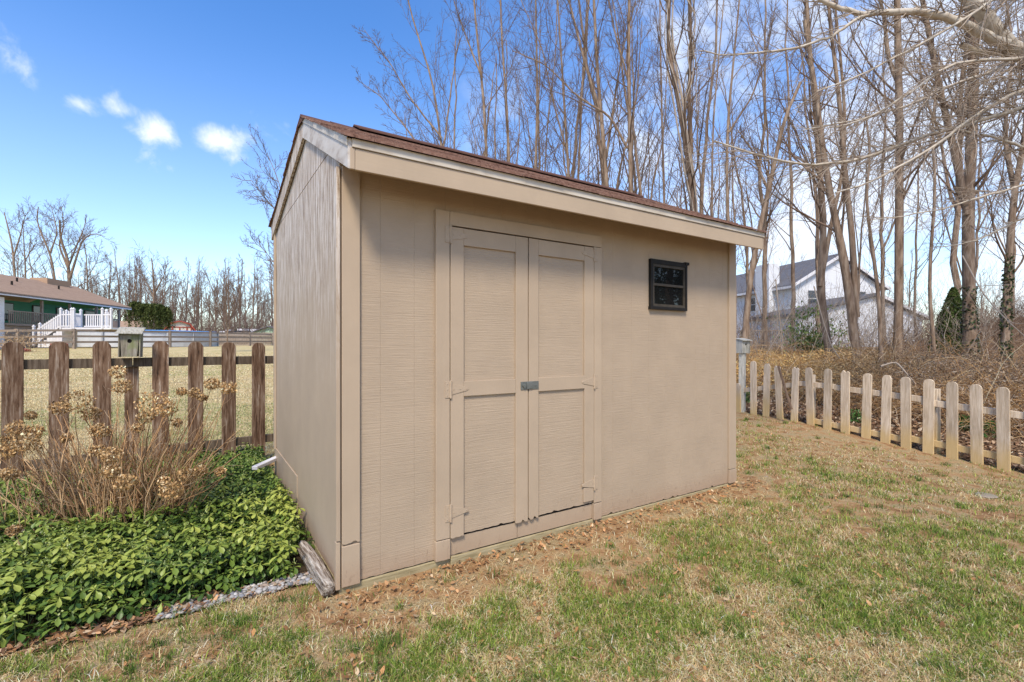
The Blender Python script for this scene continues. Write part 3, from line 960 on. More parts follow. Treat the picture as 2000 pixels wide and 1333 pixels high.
def scatter_lawn(nmax, zmin, zmax, xspan=1.14):
    # density falls with distance
    u = NR.random(nmax)
    y = 1 / (1 / zmin + u * (1 / zmax - 1 / zmin))         # uniform in 1/z => density ~1/z^2 per unit length ; x width grows with z
    x = (NR.random(nmax) * 2 - 1) * xspan * y
    return x, y


def blades(x, y, length, width, lean, col):
    n_ = len(x); z = ground_h(x, y)
    a_ = NR.random(n_) * 2 * PI; d = np.stack([np.cos(a_), np.sin(a_), np.zeros(n_)], -1)
    s = np.stack([-np.sin(a_), np.cos(a_), np.zeros(n_)], -1)
    b0 = np.stack([x, y, z - .004], -1)
    L = length[:, None]; ln = lean[:, None]
    up_ = np.zeros((n_, 3)); up_[:, 2] = 1
    mid = b0 + L * .5 * (d * np.sin(ln * .6) + up_ * np.cos(ln * .6))
    bend = ln * (1 + NR.random((n_, 1)) * .7)
    side = s * (NR.random((n_, 1)) - .5) * L * .5
    tip = mid + L * .5 * (d * np.sin(bend) + up_ * np.cos(bend)) + side
    tip[:, 2] = np.maximum(tip[:, 2], z + .004)
    w_ = width[:, None]
    V = np.stack([b0 - s * w_ / 2, b0 + s * w_ / 2, mid + s * w_ * .42, mid - s * w_ * .42, tip], 1).reshape(-1, 3)
    i0 = np.arange(n_)[:, None] * 5
    return V, i0 + np.array([[0, 1, 2, 3]]), i0 + np.array([[3, 2, 4]]), np.repeat(col, 5, 0)


def mixcols(n_, cols, p):
    c = np.array(cols)[NR.choice(len(cols), n_, p=p)]
    return c * np.clip(1 + NR.normal(0, .24, (n_, 1)), .35, 1.7)


x, y = scatter_lawn(560000, 1.45, 9.5)
keep = ~in_shed(x, y, .03) & ~in_bed(x, y - .06) & (fence_l_side(x, y) < .15) & (fence_side(x, y) < .05)
u_, v_ = shed_uv(x, y); keep &= ~((u_ < 0.0) & (v_ > -.1) & (y > 3.0))
x, y = x[keep], y[keep]
gr_ = greenness(x, y); br_ = bareness(x, y)
keep = NR.random(len(x)) > ss(.51, .65, br_) * .9
x, y, gr_ = x[keep], y[keep], gr_[keep]
isg = NR.random(len(x)) < (ss(.40, .61, gr_) * .64 + .08)
n_ = len(x)
far = ss(2.5, 8, y)
length = np.where(isg, NR.uniform(.025, .062, n_), NR.uniform(.025, .075, n_)) * (1 - .1 * far)
width = np.where(isg, NR.uniform(.0022, .0038, n_), NR.uniform(.0018, .0032, n_)) * (1 + .9 * far)
lean = np.where(isg, NR.uniform(.3, 1.2, n_), NR.uniform(1.0, 1.65, n_))
col = np.where(isg[:, None], mixcols(n_, [(.16, .24, .03), (.27, .35, .055), (.07, .13, .02), (.40, .40, .12)], [.35, .3, .2, .15]),
               mixcols(n_, [(.68, .52, .28), (.52, .37, .17), (.84, .71, .45), (.38, .21, .08)], [.4, .25, .2, .15]))
V, Fq, Ft, C = blades(x, y, length, width, lean, np.clip(col, .01, .8))
# denser darker tufts here and there
nt = 1500; tx, ty = scatter_lawn(nt, 1.5, 8.5)
k = ~in_shed(tx, ty, .05) & ~in_bed(tx, ty - .08) & (fence_l_side(tx, ty) < 0) & (fence_side(tx, ty) < -.02)
tu, tv = shed_uv(tx, ty); k &= ~((tu < 0) & (tv > -.1) & (ty > 3.0)); k &= NR.random(nt) < ss(.36, .56, greenness(tx, ty)) * .8 + .08
tx, ty = tx[k], ty[k]; nb = 34; cR = NR.uniform(.012, .05, len(tx))
bx_ = np.repeat(tx, nb) + NR.normal(0, 1, len(tx) * nb) * np.repeat(cR, nb); by_ = np.repeat(ty, nb) + NR.normal(0, 1, len(tx) * nb) * np.repeat(cR, nb) * .8
tc_ = np.array([(.07, .125, .022), (.12, .19, .03), (.19, .26, .05)])[NR.integers(0, 3, len(tx))]
m2 = len(bx_); V2, Fq2, Ft2, C2 = blades(bx_, by_, NR.uniform(.03, .075, m2), NR.uniform(.0022, .0036, m2) * (1 + .8 * ss(2.5, 8, by_)), NR.uniform(.2, 1.15, m2), np.repeat(tc_, nb, 0) * NR.uniform(.7, 1.35, (m2, 1)))
o5 = len(V); V = np.concatenate([V, V2]); Fq = np.concatenate([Fq, Fq2 + o5]); Ft = np.concatenate([Ft, Ft2 + o5]); C = np.concatenate([C, C2])
g = mesh_np('grass', V, [Fq, Ft], M['blade'], col=C); tag(g, 'patchy lawn of straw and green grass blades in front of the shed', 'grass', kind='stuff')

# field grass beyond the left fence
u = NR.random(120000); y = 1 / (1 / 5.0 + u * (1 / 26 - 1 / 5.0)); x = -y * (NR.random(len(u)) * .75 + .45)
keep = (fence_l_side(x, y) > .05); x, y = x[keep], y[keep]; n_ = len(x)
gg = fbm(x, y, 3.0, 1) + .3 * (fbm(x, y, .8, 2) - .5)
isg = NR.random(n_) < ss(.60, .76, gg) * .7
length = NR.uniform(.03, .07, n_); width = NR.uniform(.004, .007, n_) * (1 + ss(6, 20, y) * 3); lean = NR.uniform(.7, 1.6, n_)
col = np.where(isg[:, None], mixcols(n_, [(.22, .27, .08), (.30, .33, .12)], [.5, .5]), mixcols(n_, [(.64, .50, .27), (.52, .39, .19), (.74, .61, .38)], [.5, .25, .25]))
V, Fq, Ft, C = blades(x, y, length, width, lean, np.clip(col, .01, .8))
g = mesh_np('field_grass', V, [Fq, Ft], M['blade'], col=C); tag(g, 'dry yellow field grass beyond the dark picket fence', 'grass', kind='stuff')


# ------------------------------------------------------------------ generic leaves
def leafcards(P0, size, aspect, col, curl=.25, flat=1.0, normal=None):
    """each leaf: 6-vertex blade, randomly turned; P0 (n,3)"""
    n_ = len(P0)
    a_ = NR.random(n_) * 2 * PI; el = NR.normal(0, .35, n_) * flat
    d = np.stack([np.cos(a_) * np.cos(el), np.sin(a_) * np.cos(el), np.sin(el)], -1)
    r_ = NR.normal(0, .4 * flat, n_)
    s = np.stack([-np.sin(a_) * np.cos(r_), np.cos(a_) * np.cos(r_), np.sin(r_)], -1)
    nrm = np.cross(d, s)
    L = size[:, None]; W = L * aspect / 2
    cu = (NR.random((n_, 1)) - .3) * curl * L
    pts = [P0 - d * L * .5, P0 - d * L * .1 + s * W, P0 + d * L * .25 + s * W * .7 + nrm * cu * .5, P0 + d * L * .5 + nrm * cu, P0 + d * L * .25 - s * W * .75 + nrm * cu * .5, P0 - d * L * .1 - s * W]
    V = np.stack(pts, 1).reshape(-1, 3)
    i0 = np.arange(n_)[:, None] * 6
    return V, np.concatenate([i0 + np.array([[0, 1, 2, 5]]), i0 + np.array([[5, 2, 3, 4]])]), np.repeat(col, 6, 0)


# fallen leaves over the lawn, thicker along the shed foot
n_ = 2600
x, y = scatter_lawn(n_, 1.5, 8)
xx = NR.uniform(-.1, 3.9, 800); vv = -np.abs(NR.normal(0.03, .14, 800)) - .03
x2 = SH0[0] + xx * CR - vv * SR * -1 * -1; y2 = SH0[1] + xx * SR + vv * CR
x2 = SH0[0] + xx * CR - vv * SR; 
x = np.concatenate([x, x2]); y = np.concatenate([y, y2])
keep = ~in_shed(x, y, .02) & ~in_bed(x, y - .03) & (fence_side(x, y) < 0) & (fence_l_side(x, y) < 0)
u_, v_ = shed_uv(x, y); keep &= ~((u_ < 0.0) & (v_ > -.05))
x, y = x[keep], y[keep]
P0 = np.stack([x, y, ground_h(x, y) + .012 + NR.random(len(x)) * .012], -1)
sz = NR.uniform(.012, .042, len(x))
V, Fq, C = leafcards(P0, sz, .5, np.clip(mixcols(len(x), [(.38, .19, .08), (.44, .25, .12), (.24, .12, .055), (.52, .38, .23)], [.35, .3, .2, .15]), .02, .8), .6, 1.0)
g = mesh_np('fallen_leaves', V, [Fq], M['dry'], col=C); tag(g, 'scattered brown fallen leaves on the lawn and along the shed foot', 'leaves', kind='stuff')

# ------------------------------------------------------------------ pebbles, mulch, odd stones
def pebbles(P0, size, col, flat=.6):
    base = np.array([(1, 0, 0), (-1, 0, 0), (0, 1, 0), (0, -1, 0), (0, 0, 1), (0, 0, -1)], float)
    bm = bmesh.new(); bmesh.ops.create_icosphere(bm, subdivisions=1, radius=1); bm.verts.ensure_lookup_table()
    bv = np.array([v.co[:] for v in bm.verts]); bf = np.array([[v.index for v in f.verts] for f in bm.faces]); bm.free()
    n_ = len(P0); k = len(bv)
    sc = size[:, None] * np.stack([NR.uniform(.7, 1.2, n_), NR.uniform(.6, 1, n_), NR.uniform(.35, .6, n_)], -1)
    a_ = NR.random(n_) * 2 * PI; ca, sa = np.cos(a_), np.sin(a_)
    V = bv[None] * (1 + NR.normal(0, .12, (n_, k, 1))) * sc[:, None, :]
    X = V[..., 0] * ca[:, None] - V[..., 1] * sa[:, None]; Y = V[..., 0] * sa[:, None] + V[..., 1] * ca[:, None]
    V = np.stack([X, Y, V[..., 2]], -1) + P0[:, None, :]
    Fi = (bf[None] + (np.arange(n_) * k)[:, None, None]).reshape(-1, 3)
    return V.reshape(-1, 3), Fi, np.repeat(col, k, 0)


# gravel strip along the bed edge, from (356,1181) to the log
n_ = 900
s_ = NR.random(n_)
ex = -1.75 + s_ * .68; ey = edge_y(ex) - .01 + (NR.random(n_)) * .13
P0 = np.stack([ex, ey, ground_h(ex, ey) + .008 + NR.random(n_) * .018], -1)
V, Fi, C = pebbles(P0, NR.uniform(.008, .021, n_), np.clip(mixcols(n_, [(.30, .285, .265), (.40, .36, .31), (.28, .21, .16), (.20, .20, .21)], [.4, .25, .2, .15]), .05, .8))
g = mesh_np('gravel', V, [Fi], M['stone'], smooth=True, col=C); tag(g, 'strip of grey pebbles between ground cover and lawn by the log', 'gravel', kind='stuff')
# brown leaf mulch along the bed edge further left
n_ = 1500
ex = NR.uniform(-2.9, -1.0, n_); ey = edge_y(ex) + NR.uniform(-.02, .14, n_)
keep = (ex < -1.55) | (NR.random(n_) < .28); ex, ey = ex[keep], ey[keep]; n_ = len(ex)
P0 = np.stack([ex, ey, ground_h(ex, ey) + .01 + NR.random(n_) * .02], -1)
V, Fq, C = leafcards(P0, NR.uniform(.02, .06, n_), .42, np.clip(mixcols(n_, [(.30, .15, .07), (.42, .24, .12), (.18, .10, .06), (.52, .38, .24)], [.35, .3, .2, .15]), .02, .8), .5, 1)
g = mesh_np('leaf_mulch', V, [Fq], M['dry'], col=C); tag(g, 'brown leaf and bark mulch strip along the edge of the ground cover', 'mulch', kind='stuff')

for px, py, s_, lab in ((500, 1128, .075, 'flat pale stone at the bed edge above the pebbles'), (1735, 901, .09, 'flat pale stone lying in the lawn before the pale fence'),
                        (1925, 967, .11, 'flat grey stone sunk in the lawn at the far right'), (1497, 931, .04, 'small grey stone in the lawn just right of the shed corner'),
                        (875, 1095, .028, 'small pinkish stone at the foot of the left door frame'), (1290, 985, .03, 'small grey stone in the leaves at the shed foot below the window'),
                        (1425, 1060, .022, 'small pale stone in the dark green grass patch'), (1383, 1170, .02, 'dark stone chip in the middle of the lawn')):
    z = HC * F / (py - 674); pt = P(px, py, z); z = (HC - float(ground_h(pt[0], pt[1]))) * F / (py - 674); pt = P(px, py, z)
    V, Fi, C = pebbles(np.array([[pt[0], pt[1], pt[2] + .004]]), np.array([s_]), np.array([[.5, .46, .41]]) * (.3 if 'dark' in lab and 'chip' in lab else .85))
    V[:, 2] = pt[2] + (V[:, 2] - pt[2]) * .4 - .004; C = C * (.62, .56, .48)
    g = mesh_np('stone', V, [Fi], M['stone'], smooth=True, col=C); tag(g, lab, 'stone')
    g.modifiers.new('sub', 'SUBSURF').levels = 1

# ------------------------------------------------------------------ ground cover (whorled evergreen)
def whorls(cx, cy, cz, scale, tone, up):
    """rosettes of drooping obovate leaves"""
    Vs, Cs = [], []
    n_ = len(cx)
    K = 9
    prof = np.array([[0, .03], [.30, .08], [.62, .25], [.85, .25], [1.0, .0], [.85, -.25], [.62, -.25], [.30, -.08]])   # along, across
    mid = [.30, .62, .85]
    a0 = NR.random(n_) * 2 * PI
    tilt_a = NR.random(n_) * 2 * PI; tilt = NR.uniform(0, .35, n_)
    ax = np.stack([np.sin(tilt) * np.cos(tilt_a), np.sin(tilt) * np.sin(tilt_a), np.cos(tilt)], -1)
    ref = np.array([0.3, .9, .1]); e1 = np.cross(ax, ref); e1 /= np.linalg.norm(e1, axis=1, keepdims=True); e2 = np.cross(ax, e1)
    allV, allC = [], []
    for k in range(K):
        inner = k >= 6
        an = a0 + k * 2 * PI / 6 * (1 if not inner else 1.1) + NR.normal(0, .18, n_) + (.5 if inner else 0)
        el = NR.normal(-.12, .22, n_) if not inner else NR.normal(.7, .2, n_)
        L = scale * (NR.uniform(.044, .064, n_) if not inner else NR.uniform(.016, .028, n_))
        d = (e1 * np.cos(an)[:, None] + e2 * np.sin(an)[:, None])
        s = (-e1 * np.sin(an)[:, None] + e2 * np.cos(an)[:, None])
        dd = d * np.cos(el)[:, None] + ax * np.sin(el)[:, None]
        nn = np.cross(dd, s) * -1
        nn *= np.sign(np.sum(nn * ax, 1, keepdims=True))
        droop = NR.uniform(.15, .5, n_)
        hh = NR.uniform(0, .02, n_) * scale * (k % 3)
        base = np.stack([cx, cy, cz], -1) - ax * hh[:, None]
        pts = []
        for (al, ac) in prof:
            pts.append(base + dd * (L * (al * .94 + .06))[:, None] + s * (L * ac * .85)[:, None] + nn * (L * (-droop * al * al + abs(ac) * .30))[:, None])
        for al in (.62,):
            pts.append(base + dd * (L * (al * .94 + .06))[:, None] + nn * (L * (-droop * al * al))[:, None])
        allV.append(np.stack(pts, 1))
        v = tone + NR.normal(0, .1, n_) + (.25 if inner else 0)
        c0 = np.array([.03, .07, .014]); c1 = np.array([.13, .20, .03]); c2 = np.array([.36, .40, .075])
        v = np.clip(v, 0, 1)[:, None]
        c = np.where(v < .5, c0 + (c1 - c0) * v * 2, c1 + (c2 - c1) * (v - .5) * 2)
        allC.append(np.repeat(c[:, None, :], 9, 1))
    V = np.stack(allV, 1).reshape(-1, 3); C = np.stack(allC, 1).reshape(-1, 3)
    i0 = (np.arange(n_ * K) * 9)[:, None]
    tri = np.array([[0, 1, 8], [1, 2, 8], [2, 3, 8], [3, 4, 8], [4, 5, 8], [5, 6, 8], [6, 7, 8], [7, 0, 8]])
    Fi = (i0[:, None, :] + tri[None]).reshape(-1, 3)
    return V, Fi, C


def cover_height(x, y):
    e = np.clip(y - edge_y(x), 0, 1)
    u_, v_ = shed_uv(x, y)
    h = .055 + .13 * ss(0.02, .35, e) + (fbm(x, y, .42, 2) - .5) * .16 + .04 * fbm(x, y, 1.4, 5)
    return h


parts_V, parts_F, parts_C, off = [], [], [], 0
for layer, (sp_, dz, tone_o, sc0) in enumerate(((.052, -.085, -.05, .85), (.060, -.045, .26, .88), (.074, .0, .64, .95))):  # lower layers get darker leaf colour, painting in the shade between rosettes
    gxx, gyy = np.meshgrid(np.arange(-6.4, -.6, sp_), np.arange(1.2, 6.6, sp_ * .866), indexing='ij')
    gxx = gxx + (np.arange(gxx.shape[1]) % 2)[None] * sp_ / 2
    xx = gxx.ravel() + NR.normal(0, sp_ * .17, gxx.size); yy = gyy.ravel() + NR.normal(0, sp_ * .17, gxx.size)
    k = in_bed(xx, yy) & (yy > edge_y(xx) + (.07 if layer < 2 else .05)) & (np.abs(xx) < yy * 1.25)
    u2, v2 = shed_uv(xx, yy); k &= u2 < -.05 if layer else u2 < -.02
    lt = np.clip(((xx - L0[0]) * (L1[0] - L0[0]) + (yy - L0[1]) * (L1[1] - L0[1])) / ((L1[0] - L0[0]) ** 2 + (L1[1] - L0[1]) ** 2), 0.15, 1)
    k &= np.hypot(xx - L0[0] - lt * (L1[0] - L0[0]), yy - L0[1] - lt * (L1[1] - L0[1])) > .10
    k &= NR.random(len(xx)) < .93
    xx, yy = xx[k], yy[k]
    lump = NR.normal(0, .028, len(xx))
    hz = ground_h(xx, yy) + cover_height(xx, yy) + dz + lump
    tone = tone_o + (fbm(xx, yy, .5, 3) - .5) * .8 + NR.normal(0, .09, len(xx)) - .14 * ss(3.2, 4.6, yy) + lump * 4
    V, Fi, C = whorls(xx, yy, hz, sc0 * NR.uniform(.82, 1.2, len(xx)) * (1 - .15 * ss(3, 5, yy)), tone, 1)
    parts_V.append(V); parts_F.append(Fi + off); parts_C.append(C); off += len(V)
    gz_ = ground_h(xx, yy)
    st = np.stack([np.stack([xx + NR.normal(0, .02, len(xx)), yy + NR.normal(0, .02, len(xx)), gz_], -1), np.stack([xx, yy, hz - .004], -1)], 1)
    V, Fq = tubes(st, np.full(st.shape[:2], .0022), 3)
    tri = np.concatenate([Fq[:, [0, 1, 2]], Fq[:, [0, 2, 3]]])
    parts_V.append(V); parts_F.append(tri + off); parts_C.append(np.tile([.09, .12, .04], (len(V), 1))); off += len(V)
    if layer == 2:   # pale flower buds at the tips
        sel = NR.random(len(xx)) < .45; bx_, by_, bz_ = xx[sel], yy[sel], hz[sel]
        for q in range(7):
            P0 = np.stack([bx_ + NR.normal(0, .006, len(bx_)), by_ + NR.normal(0, .006, len(bx_)), bz_ + .006 + NR.random(len(bx_)) * .022], -1)
            V, Fq, C = leafcards(P0, NR.uniform(.008, .014, len(P0)), .7, np.clip(mixcols(len(P0), [(.36, .40, .14), (.28, .33, .10)], [.5, .5]), 0, .7), .4, 4)
            tri = np.concatenate([Fq[:, [0, 1, 2]], Fq[:, [0, 2, 3]]]); parts_V.append(V); parts_F.append(tri + off); parts_C.append(C); off += len(V)
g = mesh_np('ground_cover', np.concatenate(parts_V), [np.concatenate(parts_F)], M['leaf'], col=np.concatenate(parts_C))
tag(g, 'dense green whorled-leaf ground cover filling the bed left of the shed', 'ground cover', kind='stuff')

# ------------------------------------------------------------------ branching growth
def nrm(v): return v / (np.linalg.norm(v, axis=-1, keepdims=True) + 1e-9)


def grow(P0, D0, L, R0, n, wob, up, rg, taper=.3, bias=None):
    m_ = len(P0); D = nrm(D0.copy()); pts = [P0]; Pc = P0.copy()
    for i in range(n):
        D = D + rg.normal(0, wob, D.shape); D[:, 2] += up
        if bias is not None: D = D + bias
        D = nrm(D); Pc = Pc + D * (L / n)[:, None]; pts.append(Pc)
    pts = np.stack(pts, 1); t = np.linspace(0, 1, n + 1)
    rad = R0[:, None] * (1 - (1 - taper) * t[None])
    return pts, rad


def kids(pts, rad, count, tmin, tmax, ang, lenf, plen, rf, rg, angs=.15):
    """children of a set of polylines: count per parent"""
    m_, n_, _ = pts.shape
    pi = np.repeat(np.arange(m_), count); N = len(pi)
    t = tmin + (tmax - tmin) * ((np.tile(np.arange(count), m_) + rg.random(N)) / count)
    f = t * (n_ - 1); i0 = np.minimum(f.astype(int), n_ - 2); fr_ = (f - i0)[:, None]
    A = pts[pi, i0]; B = pts[pi, i0 + 1]; P0 = A + (B - A) * fr_; Tn = nrm(B - A)
    r0 = rad[pi, i0] * (1 - fr_[:, 0]) + rad[pi, i0 + 1] * fr_[:, 0]
    q = rg.normal(0, 1, (N, 3)); q -= Tn * np.sum(q * Tn, 1, keepdims=True); q = nrm(q)
    a_ = ang + rg.normal(0, angs, N)
    D = Tn * np.cos(a_)[:, None] + q * np.sin(a_)[:, None]
    L = plen[pi] * lenf * (1.1 - .65 * (t - tmin) / max(1e-6, tmax - tmin)) * rg.uniform(.65, 1.25, N)
    return P0, D, L, r0 * rf


def wayline(wp, n):
    wp = np.asarray(wp, float); d = np.concatenate([[0], np.cumsum(np.linalg.norm(np.diff(wp, axis=0), axis=1))])
    s = np.linspace(0, d[-1], n)
    # smooth with Catmull-Rom-like cubic through np.interp + averaging
    q = np.stack([np.interp(s, d, wp[:, i]) for i in range(3)], -1)
    for _ in range(2): q[1:-1] = (q[:-2] + 2 * q[1:-1] + q[2:]) / 4
    return q, d[-1]


def crown_from(stems, rg, style='forest', minr=.003, dens=1.0, t0=.3):
    """stems: list of (pts(1,n,3), rad(1,n), length). returns geometry parts"""
    parts = []
    for pts, rad, L in stems:
        if style == 'forest':
            c1, a1, l1, u1 = int(13 * dens), .58, .27, .07
        elif style == 'spread':
            c1, a1, l1, u1 = int(11 * dens), .8, .42, .05
        else:
            c1, a1, l1, u1 = int(9 * dens), .7, .3, .08
        P0, D, Ls, r = kids(pts, rad, max(2, c1), t0, 1.0, a1, l1, np.array([L]), .34, rg, .2)
        r = np.maximum(r, minr * 2.2)
        p1, r1 = grow(P0, D, Ls, r, 8, .10, u1, rg, .3)
        parts.append(tubes(p1, r1, 4))
        P0, D, L2, r = kids(p1, r1, 6, .15, 1.0, .58, .45, Ls, .55, rg, .2)
        r = np.maximum(r, minr * 1.4)
        p2, r2 = grow(P0, D, L2, r, 5, .16, .07, rg, .4)
        parts.append(tubes(p2, r2, 3))
        P0, D, L3, r = kids(p2, r2, 5, .1, 1.0, .6, .5, L2, .65, rg, .25)
        r = np.maximum(r, minr)
        p3, r3 = grow(P0, D, L3, r, 3, .18, .05, rg, .5)
        parts.append(tubes(p3, r3, 3))
    return parts


RSC = .58


def tree(name, stems_px, z, style, label, cat='tree', group=None, seed=0, bark='bark', twig='twig', dens=1.0, minr=.0035, t0=.3, wp3=None):
    """stems_px: list of ([(px,py)...], r_base, r_top)"""
    rg = np.random.default_rng(seed + 77)
    stems, trunk = [], []
    first = None
    for si, (wp, rb, rt) in enumerate(stems_px):
        zs = z if not isinstance(z, (list, tuple)) else z[si]; k_ = RSC if z < 30 else .62; rb, rt = rb * k_, rt * k_
        W = [P(a_, b_, zs) for a_, b_ in wp]
        if si == 0:
            gz_ = float(ground_h(W[0][0], W[0][1])); W[0][2] = min(W[0][2], gz_ - .05) if W[0][2] < gz_ + 3 else W[0][2]
            if W[0][2] > gz_: W.insert(0, np.array([W[0][0] + (W[0][0] - W[1][0]) * .1, W[0][1], gz_ - .1]))
            first = W[0]
        # give the stem some depth variation
        n_ = 22; q, L = wayline(W, n_)
        w1 = rg.normal(0, .05, (n_, 3)).cumsum(0) * .12; w1 -= w1[0]; w1[:, 0] *= .5
        q[:, 1] += w1[:, 1] * 4; q[:, 0] += w1[:, 0] + w1[:, 1] * 4 * (q[:, 0] / np.maximum(q[:, 1], 1)); q = q
        rad = np.linspace(rb, rt, n_) * (1 + rg.normal(0, .03, n_))
        if si == 0: rad[0] *= 1.35; rad[1] *= 1.1
        trunk.append(tubes(q[None], rad[None], 9)); stems.append((q[None], rad[None], L))
    e = empty(name, tuple(first), 0, label, cat, group)
    V, Fs = join(trunk); V = V - first
    mesh_np('trunk', V, Fs, M[bark], e, smooth=True)
    V, Fs = join(crown_from(stems, rg, style, minr, dens, t0)); V = V - first
    mesh_np('crown', V, Fs, M[twig], e)
    return e, stems


# --- trees standing behind the shed and the pale fence
TR = [
 ('slender_tree', [([(866, 300), (858, 243), (847, 152), (830, 106), (803, 23), (790, -40)], .15, .04), ([(862, 270), (800, 190), (760, 120), (712, 60)], .07, .02), ([(850, 330), (800, 260), (745, 190), (700, 160)], .07, .02)], 20, 'forest', 'thin bare tree farthest left above the shed roof, leaning left'),
 ('bare_tree', [([(951, 320), (946, 200), (936, 110), (925, 0), (920, -130)], .17, .05), ([(940, 150), (905, 60), (880, -20)], .07, .02)], 20, 'forest', 'straight grey bare tree above the left third of the shed roof'),
 ('bare_tree', [([(996, 340), (990, 200), (980, 90), (975, -80)], .14, .05)], 21, 'forest', 'bare tree with sinuous stem just right of the straight grey one over the roof'),
 ('bare_tree', [([(1045, 350), (1050, 200), (1048, 80), (1045, -110)], .15, .05)], 21, 'forest', 'bare tree second right of the straight grey one above the shed roof'),
 ('slender_tree', [([(1063, 350), (1070, 220), (1085, 120), (1090, -60)], .09, .03)], 23, 'forest', 'very thin bare tree close beside the upright one above the roof'),
 ('bare_tree', [([(1113, 370), (1102, 200), (1095, 80), (1085, -80)], .14, .05), ([(1108, 300), (1080, 200), (1060, 100), (1010, -10)], .07, .02)], 20, 'forest', 'bare tree above the middle of the roof with a left-swept fork'),
 ('slender_tree', [([(1128, 370), (1134, 240), (1140, 100), (1150, -60)], .15, .04)], 23, 'forest', 'bare tree right beside the forked one above the middle of the roof'),
 ('forked_tree', [([(1187, 390), (1178, 280), (1165, 130), (1155, -90)], .2, .07), ([(1175, 230), (1140, 120), (1112, 10), (1100, -50)], .11, .04), ([(1184, 310), (1200, 190), (1215, 100), (1240, 0)], .09, .03)], 18, 'forest', 'stout forked bare tree above the roof whose limbs fan out both ways'),
 ('bare_tree', [([(1234, 400), (1230, 200), (1229, 60), (1232, -150)], .17, .08), ([(1226, 290), (1190, 225), (1130, 190), (1060, 120), (1000, 95)], .08, .02), ([(1228, 160), (1200, 60), (1185, -20)], .07, .03)], 17, 'forest', 'tall straight bare tree above the roof with a curved limb sweeping left'),
 ('slender_tree', [([(1298, 410), (1293, 250), (1290, 100), (1288, -80)], .13, .05)], 24, 'forest', 'plain upright bare tree between the curved-limb tree and the vine-covered tree'),
 ('vine_covered_tree', [([(1356, 430), (1347, 320), (1325, 200), (1302, 90), (1310, -60)], .2, .08), ([(1350, 300), (1345, 180), (1349, 90), (1345, -60)], .12, .05)], 14, 'forest', 'dark vine-covered double tree above the right part of the roof'),
 ('slender_tree', [([(1390, 440), (1392, 250), (1405, 100), (1418, -60)], .10, .03)], 19, 'forest', 'thin bare tree just right of the dark vine-covered tree'),
 ('forked_tree', [([(1423, 470), (1419, 350), (1421, 250), (1430, 150), (1447, -20)], .13, .04), ([(1423, 260), (1470, 190), (1495, 110), (1515, 0)], .06, .02)], 16, 'forest', 'bare tree forking high above the right end of the shed roof'),
 ('leaning_tree', [([(1447, 690), (1465, 540), (1485, 440), (1510, 330), (1530, 240), (1562, 170)], .14, .06), ([(1500, 370), (1470, 300), (1440, 260)], .06, .02)], 12, 'forest', 'leaning grey tree rising just right of the shed corner'),
 ('bare_tree', [([(1626, 690), (1600, 560), (1611, 450), (1600, 330), (1592, 200), (1578, 60), (1572, -80)], .17, .08), ([(1602, 560), (1622, 440), (1648, 330), (1650, 220), (1642, 100), (1625, -40)], .1, .04)], 13, 'forest', 'double-stemmed brown tree in front of the white house gable'),
 ('bare_tree', [([(1677, 690), (1662, 590), (1640, 462), (1628, 414), (1608, 310), (1594, 190), (1570, 40)], .2, .07), ([(1672, 620), (1664, 450), (1652, 360), (1640, 200), (1625, 80), (1612, -60)], .14, .05)], 12, 'forest', 'thick split-trunk tree with stems crossing in front of the white house'),
 ('crooked_tree', [([(1722, 690), (1718, 600), (1708, 510), (1697, 440), (1690, 380), (1700, 300), (1690, 220)], .09, .03)], 11, 'other', 'thin crooked dark tree between the split-trunk tree and the big straight trunk'),
 ('bare_tree', [([(1752, 700), (1756, 560), (1757, 400), (1757, 250), (1754, 100), (1750, -150)], .19, .12), ([(1753, 160), (1735, 110), (1726, 20), (1700, -50)], .10, .05)], 13, 'forest', 'big straight round trunk standing alone right of the white house gable'),
 ('slender_tree', [([(1828, 690), (1815, 560), (1820, 470), (1828, 380), (1822, 250), (1835, 100)], .08, .03)], 12, 'other', 'thin wavy tree between the big straight trunk and the evergreen cone'),
 ('forked_tree', [([(1895, 700), (1893, 560), (1890, 420), (1898, 250), (1902, 80), (1895, -100)], .27, .16), ([(1885, 400), (1862, 290), (1830, 150), (1808, 40), (1785, -80)], .16, .08), ([(1888, 420), (1872, 300), (1875, 180), (1890, 60), (1880, -70)], .1, .05)], 13, 'forest', 'largest ridged trunk at the right with ivy low down and forks leaning left'),
 ('forked_tree', [([(1962, 700), (1968, 560), (1977, 430), (1984, 360), (2004, 280), (2010, 150)], .16, .07), ([(1982, 370), (1966, 300), (1964, 230), (1980, 100), (1960, -40)], .09, .03)], 11.5, 'forest', 'ivy-clad forked trunk at the right edge of the view'),
]
stem_reg = {}
for i, (nm, st, z, style, lab) in enumerate(TR):
    dark = 'vine' in nm
    e, ss_ = tree(nm, st, z, style, lab, seed=i, bark='bark_dark' if dark else 'bark', dens=1.15 if z < 19 else 1.2, minr=.0033 * z / 14, t0=.25 if z > 15 else .32)
    stem_reg[i] = (e, ss_)

